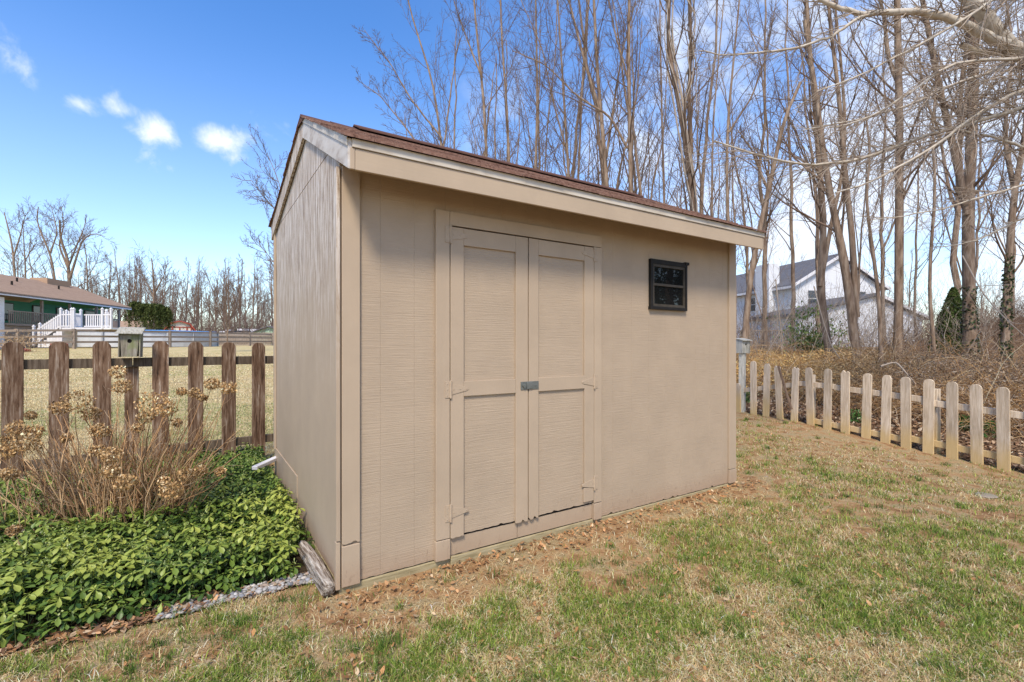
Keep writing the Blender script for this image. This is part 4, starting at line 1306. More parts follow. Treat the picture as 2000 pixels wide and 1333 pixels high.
# ivy on the trunks
def ivy(idx, zmax, cnt, spread=1.25):
    e, ss_ = stem_reg[idx]; q, rad, L = ss_[0]; q = q[0]; rad = rad[0]
    z = e.location.z + .1 + NR.random(cnt) ** 1.3 * zmax
    cx = np.interp(z, q[:, 2], q[:, 0]); cy = np.interp(z, q[:, 2], q[:, 1]); r_ = np.interp(z, q[:, 2], rad) * NR.uniform(1.0, spread, cnt)
    # patchy
    a_ = NR.random(cnt) * 2 * PI
    k = fbm(a_ * .5, z, .5, 3) > .42
    P0 = np.stack([cx + np.cos(a_) * r_, cy + np.sin(a_) * r_, z], -1)[k] - np.array(e.location)
    V, Fq, C = leafcards(P0, NR.uniform(.04, .08, len(P0)), .8, np.clip(mixcols(len(P0), [(.035, .06, .02), (.06, .09, .03), (.12, .11, .06)], [.4, .35, .25]), .01, .5), .3, 2.5)
    mesh_np('ivy', V, [Fq], M['leaf'], e, col=C)


ivy(19, 2.2, 1000, 1.3); ivy(20, 2.9, 1100, 1.35)
# vines twisting round the dark tree
e, ss_ = stem_reg[10]; rg = np.random.default_rng(8); vp = []
for k in range(9):
    q, rad, L = ss_[k % 2]; q = q[0]; rad = rad[0]; n_ = 40
    t = np.linspace(0, 1, n_); qi = np.stack([np.interp(t * 21, np.arange(22), q[:, j]) for j in range(3)], -1); ri = np.interp(t * 21, np.arange(22), rad) + .03 + rg.random() * .12
    a_ = rg.random() * 6 + t * rg.uniform(-14, 14) + np.sin(t * 20) * .5
    qi[:, 0] += np.cos(a_) * ri; qi[:, 1] += np.sin(a_) * ri
    vp.append(tubes(qi[None], np.full((1, n_), rg.uniform(.012, .03)), 5))
V, Fs = join(vp); mesh_np('vine', V - np.array(e.location), Fs, M['twig_pale'], e, smooth=True)

# --- deeper, thinner woodland trees: prototypes copied
def proto_tree(name, h, r, style, seed, label, group, bark='bark', twig='twig', dens=1, minr=.008, t0=.3, lean=.05, forks=0):
    rg = np.random.default_rng(seed)
    n_ = 20; t = np.linspace(0, 1, n_)
    w1 = rg.normal(0, 1, (n_, 3)).cumsum(0) * .03 * h / 10; w1 -= w1[0]
    q = np.zeros((n_, 3)); q[:, 2] = t * h; q[:, :2] += w1[:, :2] + (t[:, None] ** 1.5) * rg.normal(0, lean, 2) * h
    rad = r * (1 - .8 * t); rad[0] *= 1.3
    stems = [(q[None], rad[None], h)]
    for f in range(forks):
        i = int(n_ * rg.uniform(.12, .4)); an = rg.random() * 2 * PI
        D = np.array([[math.cos(an) * .5, math.sin(an) * .5, 1.0]]); L = h * rg.uniform(.45, .7)
        p_, r_ = grow(q[i:i + 1], D, np.array([L]), np.array([rad[i] * .65]), 14, .07, .05, rg, .2)
        stems.append((p_, r_, L))
    e = empty(name, (0, 0, 0), 0, label, 'tree', group)
    V, Fs = join([tubes(a_, b_, 6) for a_, b_, _ in stems]); mesh_np('trunk', V, Fs, M[bark], e, smooth=True)
    V, Fs = join(crown_from(stems, rg, style, minr, dens, t0)); mesh_np('crown', V, Fs, M[twig], e)
    return e


gA = 'thin bare trees deep in the woodland behind the shed'
labA = 'thin grey bare tree deep in the woodland behind the larger trunks'
prA = [proto_tree('woodland_tree', h, r, 'forest', s, labA, gA, minr=.006, dens=.8, t0=.22, forks=f) for h, r, s, f in ((19, .12, 1, 1), (17, .10, 2, 0), (21, .14, 3, 1), (15, .08, 4, 2))]
rg = np.random.default_rng(21)
spots = []
for px in list(np.linspace(690, 1480, 36)) + list(np.linspace(1490, 2080, 11)):
    z = rg.uniform(24, 46) if px < 1480 else rg.uniform(19, 30)
    if px < 800: z = rg.uniform(30, 48)
    p_ = px + rg.uniform(-14, 14); spots.append(((p_ - 1000) / F * z, z))
for i, (x, y) in enumerate(spots):
    src = prA[i % 4]; o = src if i < 4 else copy_tree(src)
    s_ = rg.uniform(.8, 1.08) * (.62 if x < -.2 * y else 1)
    o.location = (x, y, float(ground_h(x, y)) - .1); o.rotation_euler = (0, 0, rg.random() * 6.28); o.scale = (s_, s_, s_)

# --- tree left of the shed roof, mostly hidden behind the shed
e_, _s = tree('bare_tree', [([(575, 690), (585, 560), (600, 450), (620, 350)], .12, .05), ([(590, 560), (560, 440), (545, 360), (520, 300)], .05, .015), ([(585, 600), (540, 520), (510, 480), (490, 470)], .05, .012), ([(590, 500), (555, 420), (530, 400), (490, 350)], .04, .012)], 17, 'spread', 'bare tree hidden behind the shed with twigs showing left of its rear corner', seed=91, dens=1.1, minr=.005, t0=.3)

# --- far treeline
gB = 'bare trees of the far treeline'
labB = 'bare grey-brown tree in the far treeline across the field'
prB = [proto_tree('treeline_tree', h, r, 'forest', 30 + s, labB, gB, bark='bark', twig='twig_far', minr=.011, dens=1.0, t0=.25, forks=f) for h, r, s, f in ((14, .17, 1, 2), (12.5, .15, 2, 1), (15, .18, 3, 1), (13, .15, 4, 3))]
k = 0
for row, (z0, z1, cnt, p0, p1) in enumerate(((70, 80, 27, 150, 560), (84, 100, 22, 130, 700), (78, 92, 10, 1460, 2050), (105, 120, 16, -80, 560))):
    for i in range(cnt):
        px = p0 + (p1 - p0) * (i + rg.random()) / cnt; z = rg.uniform(z0, z1); x = (px - 1000) / F * z
        src = prB[k % 4]; o = src if k < 4 else copy_tree(src); k += 1
        s_ = rg.uniform(.78, 1.08) * (z / 80); o.location = (x, z, float(ground_h(x, z)) - .3); o.rotation_euler = (0, 0, rg.random() * 6.28); o.scale = (s_, s_, s_)
# understory thicket under the treelines (uncountable)
def thicket(name, x, y, h, rbase, mat, label, k=3, n=4, wob=.22, up=.08, spreadv=.5):
    n_ = len(x); rg2 = np.random.default_rng(99)
    D = rg2.normal(0, spreadv, (n_, 3)); D[:, 2] = 1
    P0 = np.stack([x, y, ground_h(x, y) - .05], -1)
    p_, r_ = grow(P0, D, h, rbase, n, wob, up, rg2, .3)
    parts = [tubes(p_, r_, k)]
    P1, D1, L1, r1 = kids(p_, r_, 4, .25, 1, .7, .5, h, .6, rg2)
    p1, rr1 = grow(P1, D1, L1, np.maximum(r1, rbase.mean() * .4), 3, wob, up, rg2, .5); parts.append(tubes(p1, rr1, 3))
    V, Fs = join(parts); o = mesh_np(name, V, Fs, mat); return tag(o, label, 'thicket', kind='stuff')


n_ = 2400; z = rg.uniform(60, 100, n_); px = rg.uniform(100, 640, n_)
thicket('far_thicket', (px - 1000) / F * z, z, rg.uniform(1.5, 6.5, n_), rg.uniform(.02, .05, n_), M['twig_far'], 'grey-brown scrub at the foot of the far treeline')
n_ = 1500; z = rg.uniform(26, 60, n_); px = rg.uniform(620, 2080, n_); 
thicket('woodland_scrub', (px - 1000) / F * z, z, rg.uniform(1.2, 4.5, n_), rg.uniform(.008, .02, n_), M['twig'], 'thin grey scrub between the woodland trunks')

n_ = 420; z = rg.uniform(12.5, 24, n_); px = rg.uniform(1440, 1960, n_)
o = thicket('sapling_scrub', (px - 1000) / F * z, z, rg.uniform(1.0, 3.6, n_), rg.uniform(.005, .012, n_), M['twig_pale'], 'pale thin saplings screening the white house')

# --- big spreading trees behind the ranch house
sp_ = [
 ([([(137, 575), (135, 540), (132, 500), (118, 470), (117, 430)], .5, .16), ([(136, 545), (150, 500), (160, 470), (180, 455), (205, 462)], .26, .05), ([(134, 520), (150, 480), (165, 445), (168, 430)], .2, .05), ([(133, 525), (115, 480), (125, 440), (120, 405)], .22, .05)], 62, 'wide-spreading bare tree directly behind the ranch house chimney'),
 ([([(113, 590), (107, 545), (100, 500), (80, 455), (70, 430), (75, 405)], .32, .08), ([(98, 495), (112, 455), (104, 420), (100, 405)], .16, .04)], 60, 'curving bare tree left of the wide-spreading one behind the ranch house'),
 ([([(28, 590), (29, 530), (24, 480), (12, 430), (8, 415)], .34, .08), ([(27, 500), (40, 460), (48, 425), (55, 415)], .16, .04)], 60, 'leftmost tall bare tree behind the ranch roof'),
 ([([(48, 590), (50, 530), (47, 480), (45, 440)], .28, .06), ([(49, 510), (66, 480), (78, 470)], .12, .03)], 64, 'upright bare tree second from left behind the ranch roof'),
 ([([(66, 590), (64, 540), (55, 500), (60, 460)], .2, .05)], 66, 'slim bare tree between the upright and the curving ones behind the ranch roof'),
 ([([(172, 590), (170, 530), (168, 490), (160, 460)], .22, .06), ([(170, 545), (190, 510), (195, 480)], .1, .03)], 68, 'bare tree just right of the wide-spreading one behind the ranch roof'),
 ([([(300, 640), (301, 580), (300, 540), (296, 505)], .4, .1), ([(300, 575), (320, 540), (328, 510)], .16, .04), ([(300, 580), (282, 545), (268, 515)], .16, .04)], 66, 'full-crowned bare tree rising behind the weeping evergreen'),
 ([([(445, 700), (444, 640), (441, 590), (443, 545)], .07, .02), ([(444, 655), (455, 600), (462, 560)], .03, .01), ([(444, 660), (430, 610), (424, 570)], .03, .01)], 26, 'slender bare sapling in the field right of the weeping evergreen'),
]
for i, (st, z, lab) in enumerate(sp_):
    tree('sapling' if 'sapling' in lab else 'spreading_tree', st, z, 'spread', lab, seed=200 + i, minr=.011 if z > 30 else .006, bark='bark' if i else 'bark', twig='twig_far' if z > 30 else 'twig', dens=1.0, t0=.3)

# --- near tree at the right whose limbs overhang the view
rg = np.random.default_rng(55)
tz = 6.6; tb = P(2250, 900, tz); tb[2] = float(ground_h(tb[0], tb[1])) - .1
top = P(2205, -350, tz)
W = [tb, P(2245, 600, tz), P(2235, 350, tz), P(2215, 80, tz), top]
near = empty('overhanging_tree', tuple(tb), 0, 'near pale-barked tree at the right edge whose long limbs overhang the lawn', 'tree')
q, L = wayline(W, 22); TV = [tubes(q[None], np.linspace(.26, .13, 22)[None], 12)]
LB = []
limbs = [
 ([(2215, 330, 6.6), (2080, 190, 6.4), (2000, 118, 6.2), (1962, 85, 6.1), (1925, 32, 6.0), (1892, 0, 6.0), (1840, -60, 6.0)], .115, .075),
 ([(1965, 86, 6.1), (1932, 72, 6.0), (1882, 44, 5.9), (1830, 22, 5.8), (1788, 12, 5.8), (1750, 20, 5.7), (1720, 22, 5.7), (1690, 25, 5.7), (1650, 10, 5.6), (1610, -12, 5.6)], .060, .022),
 ([(1715, 23, 5.7), (1670, 40, 5.6), (1620, 75, 5.5), (1560, 92, 5.4), (1480, 105, 5.3), (1430, 103, 5.3), (1375, 96, 5.2)], .020, .006),
 ([(2120, 250, 6.5), (2040, 150, 6.4), (1995, 112, 6.3), (1952, 100, 6.2), (1915, 101, 6.2), (1880, 85, 6.2)], .055, .04),
 ([(2220, 200, 6.6), (2060, 190, 6.5), (1985, 212, 6.4), (1940, 228, 6.3), (1880, 246, 6.2), (1800, 265, 6.1), (1740, 286, 6.0), (1680, 311, 5.9), (1640, 318, 5.8), (1560, 325, 5.7), (1505, 317, 5.6), (1450, 300, 5.5), (1385, 280, 5.4)], .035, .008),
 ([(2220, 130, 6.6), (2050, 155, 6.2), (1960, 190, 6.0), (1880, 240, 5.9), (1835, 280, 5.8), (1790, 312, 5.7), (1740, 346, 5.6), (1690, 374, 5.5), (1640, 384, 5.4)], .03, .008),
 ([(2225, 300, 6.6), (2080, 300, 6.5), (1990, 280, 6.4), (1950, 262, 6.3), (1905, 256, 6.2), (1860, 250, 6.1)], .03, .010),
 ([(2230, 380, 6.6), (2100, 355, 6.4), (1990, 365, 6.2), (1930, 382, 6.1), (1880, 394, 6.0), (1830, 410, 5.9), (1760, 424, 5.8), (1700, 431, 5.7)], .022, .005),
 ([(2215, 90, 6.6), (2080, 100, 6.0), (1990, 112, 5.7), (1900, 108, 5.5), (1830, 138, 5.3), (1770, 190, 5.2), (1700, 225, 5.1), (1640, 235, 5.0)], .03, .006),
 ([(2215, 40, 6.6), (2060, 60, 7.2), (1950, 140, 7.5), (1850, 170, 7.7), (1760, 215, 7.9), (1660, 240, 8.0), (1560, 260, 8.1)], .035, .008),
 ([(2232, 430, 6.6), (2100, 400, 6.9), (1990, 430, 7.0), (1900, 470, 7.1), (1830, 480, 7.1)], .022, .005),
 ([(2210, 0, 6.6), (2080, -40, 6.2), (1960, -10, 5.9), (1850, 60, 5.8), (1760, 110, 5.7), (1680, 150, 5.6), (1600, 175, 5.5)], .03, .006),
]
for wp, rb, rt in limbs:
    W = [P(a_, b_, z_) for a_, b_, z_ in wp]; n_ = 30; q, L = wayline(W, n_)
    w1 = rg.normal(0, .012, (n_, 3)).cumsum(0) * .6; q = q + w1 - w1[0]
    rad = np.linspace(rb, rt, n_)
    TV.append(tubes(q[None], rad[None], 9)); 
    vis = q
    P0, D, Ls, r = kids(q[None], rad[None], int(L * 9.0), .18, 1.0, .55, .2, np.array([L]), .42, rg, .2)
    Ls = np.clip(Ls, .35, 1.7); r = np.clip(r, .0038, .010)
    D[:, 0] -= .35; D[:, 2] -= .05
    p1, r1 = grow(P0, D, Ls, r, 7, .13, -.02, rg, .4); LB.append(tubes(p1, r1, 4))
    P0, D, L2, r = kids(p1, r1, 5, .12, 1, .6, .5, Ls, .65, rg, .2)
    p2, r2 = grow(P0, D, L2, np.maximum(r, .0022), 4, .15, -.01, rg, .5); LB.append(tubes(p2, r2, 3))
    P0, D, L3, r = kids(p2, r2, 3, .2, 1, .6, .5, L2, .7, rg, .2)
    p3, r3 = grow(P0, D, L3, np.maximum(r, .0017), 2, .15, 0, rg, .6); LB.append(tubes(p3, r3, 3))
V, Fs = join(TV); mesh_np('trunk', V - tb, Fs, M['bark_pale'], near, smooth=True)
V, Fs = join(LB); mesh_np('crown', V - tb, Fs, M['twig_pale'], near)

# pale diagonal dead stick in front of the woods
for nm, wp, r_, lab in (('dead_branch', [(1590, 560, 9), (1605, 620, 8.8), (1625, 680, 8.6), (1640, 700, 8.5)], .012, 'thin pale dead branch curving down before the double-stemmed tree'),
                        ('dead_branch', [(1880, 500, 9), (1920, 575, 8.6), (1965, 625, 8.2), (2010, 665, 8)], .014, 'long pale dead branch slanting down beside the ivy-clad trunk'),
                        ('dead_branch', [(1720, 716, 7.6), (1750, 706, 7.6), (1775, 735, 7.3), (1790, 752, 7.2)], .014, 'pale broken stick resting over the pale pickets'),
                        ('dead_branch', [(1515, 545, 12), (1520, 600, 12), (1530, 680, 12)], .014, 'thin pale upright stick near the leaning tree')):
    W = [P(*a_) for a_ in wp]; q, L = wayline(W, 14); V, Fq = tubes(q[None], np.linspace(r_, r_ * .6, 14)[None], 6)
    rgx = np.random.default_rng(int(r_ * 1e4) + len(lab)); parts = [(V, Fq)]
    P0, D, Ls, r = kids(q[None], np.full((1, 14), r_), 5, .2, 1, .7, .25, np.array([L]), .5, rgx); p1, r1 = grow(P0, D, Ls, r, 4, .2, 0, rgx); parts.append(tubes(p1, r1, 4))
    V, Fs = join(parts); o = mesh_np(nm, V, Fs, M['twig_pale'], smooth=True); tag(o, lab, 'branch')

# ------------------------------------------------------------------ brambles behind the pale fence
rg = np.random.default_rng(71)
def brush_pts(n_, s0, s1, px0=1380, px1=2120, z0=6, z1=19):
    z = rg.uniform(z0, z1, n_ * 3); px = rg.uniform(px0, px1, n_ * 3); x = (px - 1000) / F * z
    s = fence_side(x, z); k = (s > s0) & (s < s1); return x[k][:n_], z[k][:n_]


x, y = brush_pts(6800, 1.15, 8.5)
n_ = len(x); P0 = np.stack([x, y, ground_h(x, y)], -1); a_ = rg.random(n_) * 2 * PI
D = np.stack([np.cos(a_) * .7, np.sin(a_) * .7, np.full(n_, 1.0)], -1)
p_, r_ = grow(P0, D, rg.uniform(.6, 1.6, n_), rg.uniform(.003, .006, n_), 9, .16, -.19, rg, .4)
V, Fq = tubes(p_, r_, 3)
cc = np.clip(mixcols(n_, [(.46, .27, .12), (.58, .39, .20), (.28, .16, .085), (.60, .47, .32)], [.35, .25, .25, .15]), .02, .8)
g = mesh_np('bramble', V, [Fq], M['dry'], col=np.repeat(cc, 30, 0)); tag(g, 'tangle of brown arching bramble canes behind the pale fence', 'brush', kind='stuff')
# dry orange foliage within the brush
x, y = brush_pts(72000, 1.1, 8.0); n_ = len(x)
hm = .95 * (.55 * fbm(x, y, 1.6, 1) + .45) * (1 - .35 * ss(.75, .5, x / y))
zz = ground_h(x, y) + rg.random(n_) ** .8 * hm * .95
org = ss(.75, -.1, (x / y - .55) * 2.2)     # more orange to the left
k = rg.random(n_) < (.45 + .55 * org); x, y, zz, org = x[k], y[k], zz[k], org[k]; n_ = len(x)
cA = mixcols(n_, [(.70, .42, .14), (.54, .31, .10), (.80, .56, .25)], [.4, .35, .25]); cB = mixcols(n_, [(.24, .17, .115), (.17, .12, .08), (.33, .26, .19)], [.4, .35, .25])
V, Fq, C = leafcards(np.stack([x, y, zz], -1), NR.uniform(.025, .065, n_), .28, np.clip(cA * org[:, None] + cB * (1 - org[:, None]), .02, .8), .5, 2.2)
g = mesh_np('dry_brush', V, [Fq], M['dry'], col=C); tag(g, 'dry orange-brown brush heaped behind the pale fence', 'brush', kind='stuff')
# leaf litter on the bank
x, y = brush_pts(15000, .02, 4.0, z0=4.8, z1=13); n_ = len(x)
V, Fq, C = leafcards(np.stack([x, y, ground_h(x, y) + .01 + NR.random(n_) * .03], -1), NR.uniform(.03, .075, n_), .6, np.clip(mixcols(n_, [(.30, .18, .10), (.42, .29, .18), (.18, .10, .06), (.52, .42, .30)], [.35, .3, .2, .15]), .02, .8), .6, 1.3)
g = mesh_np('leaf_litter', V, [Fq], M['dry'], col=C); tag(g, 'brown leaf litter on the bank just behind the pale fence', 'leaf litter', kind='stuff')
# mound scrub at far right
n_ = 2600; xm = rg.normal(20.5, 3.6, n_); ym = rg.normal(17, 3.0, n_); k = fence_side(xm, ym) > 1; xm, ym = xm[k], ym[k]
thicket('mound_scrub', xm, ym, rg.uniform(.4, 1.3, len(xm)), rg.uniform(.005, .012, len(xm)), M['twig'], 'brown scrub on the mound at the far right', wob=.3)
# few green tufts at the bank
for i, (px, py, z, lab) in enumerate(((1672, 822, 7.4, 'green leafy tuft behind the seventh pale picket from the shed'), (1936, 868, 6.4, 'green shoots between the two pickets nearest the right edge'), (1882, 848, 6.7, 'small dark green weed behind the pale pickets at right'), (1459, 780, 9.2, 'small green weed beside the shed corner behind the fence'))):
    c0 = P(px, py, z); gz = float(ground_h(c0[0], c0[1])); k = 240
    P0 = np.stack([c0[0] + NR.normal(0, .06, k), c0[1] + NR.normal(0, .06, k), gz + NR.random(k) * .2], -1)
    V, Fq, C = leafcards(P0, NR.uniform(.03, .08, k), .3, np.clip(mixcols(k, [(.06, .14, .03), (.10, .2, .05)], [.5, .5]), .01, .6), .5, 3)
    g = mesh_np('weed', V, [Fq], M['leaf'], col=C); tag(g, lab, 'plant')

# ------------------------------------------------------------------ evergreens and shrubs
def foliage(cx, cy, cz, shape, cnt, size, asp, cols, p, nm, e, flat=2.5, fn=None):
    P0 = shape(cnt) ; k = len(P0)
    V, Fq, C = leafcards(P0, NR.uniform(size * .6, size * 1.3, k), asp, np.clip(mixcols(k, cols, p), .008, .7), .4, flat)
    return mesh_np(nm, V, [Fq], M['dry'], e, col=C)


# arborvitae cone
z = 15.5; b0 = P(1862, 700, z); gz = float(ground_h(b0[0], z)); e = empty('conical_evergreen', (b0[0], z, gz), 0, 'dark green cone-shaped evergreen left of the largest trunk', 'tree')
Ht = HC + (674 - 563) / F * z - gz
def cone(cnt):
    t = NR.random(cnt) ** 1.3; a_ = NR.random(cnt) * 2 * PI
    r_ = (1 - t) ** .75 * .72 * (.6 + .55 * fbm(a_ * 1.2, t * 6, .8, 2)) * np.sqrt(NR.uniform(.35, 1, cnt)) + .02
    return np.stack([np.cos(a_) * r_, np.sin(a_) * r_, .15 + t * (Ht - .15)], -1)
foliage(0, 0, 0, cone, 9000, .11, .3, [(.045, .075, .02), (.085, .115, .03), (.13, .15, .05)], [.4, .4, .2], 'crown', e, 3)
MB().cyl((0, 0, -.1), (0, 0, Ht * .8), .07, 10, .02).build('trunk', M['bark'], e)

# green shrub before the white house
z = 14.0; b0 = P(1588, 680, z); gz = float(ground_h(b0[0], z)); e = empty('leafy_shrub', (b0[0], z, gz), 0, 'bright green leafy shrub below the white house gable', 'shrub')
def blob(cnt):
    q = NR.normal(0, 1, (cnt, 3)) * np.array([.33, .33, .36]) + np.array([0, 0, .95]); q[:, 2] = np.clip(q[:, 2], .1, 2.1)
    k = fbm(q[:, 0], q[:, 2], .35, 1) > .43; return q[k]
foliage(0, 0, 0, blob, 3600, .085, .45, [(.09, .15, .04), (.14, .2, .06), (.22, .27, .10)], [.4, .35, .25], 'crown', e, 3)
rgx = np.random.default_rng(4); D = rgx.normal(0, .35, (14, 3)); D[:, 2] = 1
p_, r_ = grow(np.zeros((14, 3)), D, rgx.uniform(1, 1.9, 14), np.full(14, .014), 6, .12, .03, rgx); V, Fq = tubes(p_, r_, 4); mesh_np('stem', V, [Fq], M['twig'], e)

# weeping evergreen across the field
z = 52; b0 = P(293, 674, z); gz = float(ground_h(b0[0], z)); e = empty('weeping_evergreen', (b0[0], z, gz), 0, 'mop-headed weeping evergreen behind the pool', 'tree')
Hw = HC + (674 - 592) / F * z - gz
q = np.array([(-.2, 0, 0), (-.5, .0, 1.5), (-1.2, 0, 3.0), (-1.6, 0, Hw - .7)]); qq, L = wayline(q, 12)
V, Fq = tubes(qq[None], np.linspace(.16, .1, 12)[None], 8); mesh_np('trunk', V, [Fq], M['bark_pale'], e, smooth=True)
k = 260; lobes = np.array([(-1.5, 0, Hw - .35, .95), (-.5, .2, Hw - .55, .9), (.7, 0, Hw - .6, 1.15), (1.5, .1, Hw - .9, .8)])
V_, F_, C_ = [], [], []
li = NR.integers(0, 4, 14000); t = NR.random(14000); a_ = (NR.integers(0, 90, 14000) / 90 * 2 * PI); lb = lobes[li]
r_ = lb[:, 3] * np.minimum(1, .35 + t * .9) * (.8 + .25 * np.sin(a_ * 7 + li)); drop = t ** 1.6 * (2.0 + .7 * np.sin(a_ * 5 + li * 2))
P0 = np.stack([lb[:, 0] + np.cos(a_) * r_ + NR.normal(0, .07, 14000), lb[:, 1] + np.sin(a_) * r_ + NR.normal(0, .07, 14000), lb[:, 2] + .35 - drop + NR.normal(0, .08, 14000)], -1)
P0 = P0[P0[:, 2] > .4]
V, Fq, C = leafcards(P0, NR.uniform(.14, .3, len(P0)), .3, np.clip(mixcols(len(P0), [(.035, .05, .015), (.075, .095, .025), (.13, .14, .045)], [.4, .4, .2]), .01, .5), .3, 3.5)
mesh_np('crown', V, [Fq], M['dry'], e, col=C)
# low evergreen by the green hut
z = 72; b0 = P(478, 660, z); e = empty('round_evergreen', (b0[0], z, float(ground_h(b0[0], z))), 0, 'low rounded evergreen bush behind the far board fence', 'shrub')
q = NR.normal(0, 1, (2500, 3)) * np.array([1.6, 1, .7]) + np.array([0, 0, 1.4]); q = q[q[:, 2] > .1]
V, Fq, C = leafcards(q, NR.uniform(.15, .35, len(q)), .4, np.clip(mixcols(len(q), [(.04, .06, .03), (.08, .10, .045)], [.5, .5]), .01, .5), .3, 3); mesh_np('crown', V, [Fq], M['dry'], e, col=C)

# ------------------------------------------------------------------ dried hydrangea
rg = np.random.default_rng(17)
hz0 = 3.45; hb = P(232, 1010, hz0); gz = float(ground_h(hb[0], hz0)); HB = np.array([hb[0], hz0, gz])
hy = empty('hydrangea', tuple(HB), 0, 'dried brown hydrangea bush with papery flower heads before the dark fence', 'shrub')
heads = [(32, 837, 17, 3.2), (67, 843, 16, 3.25), (49, 868, 24, 3.1), (8, 882, 20, 3.05), (18, 926, 15, 3.0), (117, 797, 17, 3.4), (150, 785, 27, 3.35), (178, 809, 16, 3.5), (239, 756, 17, 3.6),
         (194, 841, 16, 3.3), (217, 890, 19, 3.05), (188, 880, 13, 3.3), (215, 922, 16, 2.95), (245, 943, 19, 2.85), (302, 789, 31, 3.3), (322, 798, 20, 3.4), (284, 815, 15, 3.5), (363, 926, 16, 3.3),
         (391, 920, 13, 3.45), (430, 921, 11, 3.6), (334, 959, 20, 3.1), (320, 941, 11, 3.2), (415, 750, 14, 3.75), (446, 758, 15, 3.7), (380, 768, 12, 3.8), (28, 1036, 12, 2.75), (270, 836, 11, 3.6),
         (230, 727, 15, 3.8), (208, 845, 10, 3.7), (345, 826, 10, 3.7), (355, 765, 9, 3.8), (60, 812, 10, 3.5), (130, 856, 11, 3.6), (395, 777, 9, 3.75), (22, 862, 18, 3.25)]
stems = []
for px, py, rpx, z in heads:
    c0 = P(px, py, z); R = rpx / F * z
    k = int(170 + 110 * rpx / 15)
    d = rg.normal(0, 1, (k, 3)); d = nrm(d); rr = rg.uniform(.55, 1.0, k)[:, None]
    q = c0 + d * rr * R * np.array([1.08, 1.08, .88])
    sv = .75 + .35 * rg.random()
    V, Fq, C = leafcards(q, rg.uniform(.011, .019, k), .9, np.clip(mixcols(k, [(.46, .28, .12), (.58, .39, .19), (.28, .155, .065), (.70, .54, .33)], [.35, .3, .2, .15]) * sv, .02, .8), .8, 4)
    V = V - HB
    mesh_np('flower_head', V, [Fq], M['dry'], hy, col=C)
    bx = HB + np.array([(c0[0] - HB[0]) * .35 + rg.normal(0, .08), (c0[1] - HB[1]) * .3 + rg.normal(0, .08), 0]); bx[2] = gz
    midp = bx * .45 + c0 * .55 + np.array([rg.normal(0, .03), 0, .06]); midp[2] = gz + (c0[2] - gz) * .6
    if px < 40: bx[:2] = c0[:2] + rg.normal(0, .05, 2); midp = (bx + c0) / 2 + rg.normal(0, .02, 3)
    qq, L = wayline([bx, midp, c0], 10); stems.append((qq, .0032))
for i in range(330):
    a_ = rg.random() * 2 * PI; r0 = rg.random() ** .5
    bx = HB + np.array([math.cos(a_) * r0 * .42, math.sin(a_) * r0 * .2, 0])
    h = rg.uniform(.35, .7) if i % 3 else rg.uniform(.6, .9)
    out = np.clip(rg.normal(.0, .13), -.3, .25) + math.cos(a_) * r0 * .28
    h *= .8 if abs(out) > .35 else 1
    tip = bx + np.array([out, rg.normal(0, .12), h]); m_ = (bx + tip) / 2 + np.array([rg.normal(0, .045) - out * .15, rg.normal(0, .02), h * .06])
    qq, L = wayline([bx, m_, tip], 10); qq[1:] += (rg.normal(0, .006, qq[1:].shape)).cumsum(0); stems.append((qq, rg.uniform(.0024, .0052)))
# a second, sparser clump of bare stems at the left
for i in range(40):
    bx = np.array([rg.normal(-3.35, .2), rg.normal(3.25, .12), gz]); h = rg.uniform(.3, .6); tip = bx + np.array([rg.normal(-.05, .14), rg.normal(0, .1), h])
    qq, L = wayline([bx, (bx + tip) / 2 + rg.normal(0, .015, 3), tip], 10); stems.append((qq, rg.uniform(.002, .0035)))
pts = np.stack([a_ for a_, _ in stems]); rad = np.stack([np.linspace(b_, b_ * .6, 10) for _, b_ in stems])
rgx = np.random.default_rng(5)
P0, D, Ls, r = kids(pts, rad, 4, .4, 1.0, .6, .2, np.linalg.norm(pts[:, -1] - pts[:, 0], axis=1), .7, rgx); p1, r1 = grow(P0, D, Ls, r, 3, .15, .05, rgx, .6)
V1, F1 = tubes(pts, rad, 5); V2, F2 = tubes(p1, r1, 3)
cc = np.concatenate([np.repeat(mixcols(len(pts), [(.44, .26, .13), (.56, .37, .20), (.24, .13, .065)], [.45, .35, .2]), 50, 0), np.repeat(mixcols(len(p1), [(.40, .27, .16), (.5, .38, .25)], [.5, .5]), 12, 0)])
mesh_np('stems', np.concatenate([V1, V2]) - HB, [np.concatenate([F1, F2 + len(V1)])], M['dry'], hy, col=np.clip(cc, .02, .8))

# ------------------------------------------------------------------ far left: split-rail fence, ranch house, deck, pool
def gh(x, y): return float(ground_h(x, y))
pts_px = [(-75, 27), (35, 28), (145, 30), (253, 33), (332, 36), (411, 40), (488, 46), (560, 54), (640, 64)]
pp = [((px - 1000) / F * z, z) for px, z in pts_px]
fe = empty('rail_fence', (pp[2][0], pp[2][1], 0), 0, 'grey-brown post and rail fence crossing the far field', 'fence')
for i, (x, y) in enumerate(pp):
    gz = gh(x, y); b_ = MB(); b_.box(-.07, .07, -.07, .07, gz - .2, gz + 1.25); o = b_.build('post', M['farfence'], fe); o.location = (x - pp[2][0], y - pp[2][1], 0)
for (x0, y0), (x1, y1) in zip(pp[:-1], pp[1:]):
    for hh in (.42, .78, 1.15):
        b_ = MB(); b_.beam((x0 - pp[2][0], y0 - pp[2][1] - .09, gh(x0, y0) + hh), (x1 - pp[2][0], y1 - pp[2][1] - .09, gh(x1, y1) + hh), .035, .13)
        b_.build('rail', M['farfence'], fe)

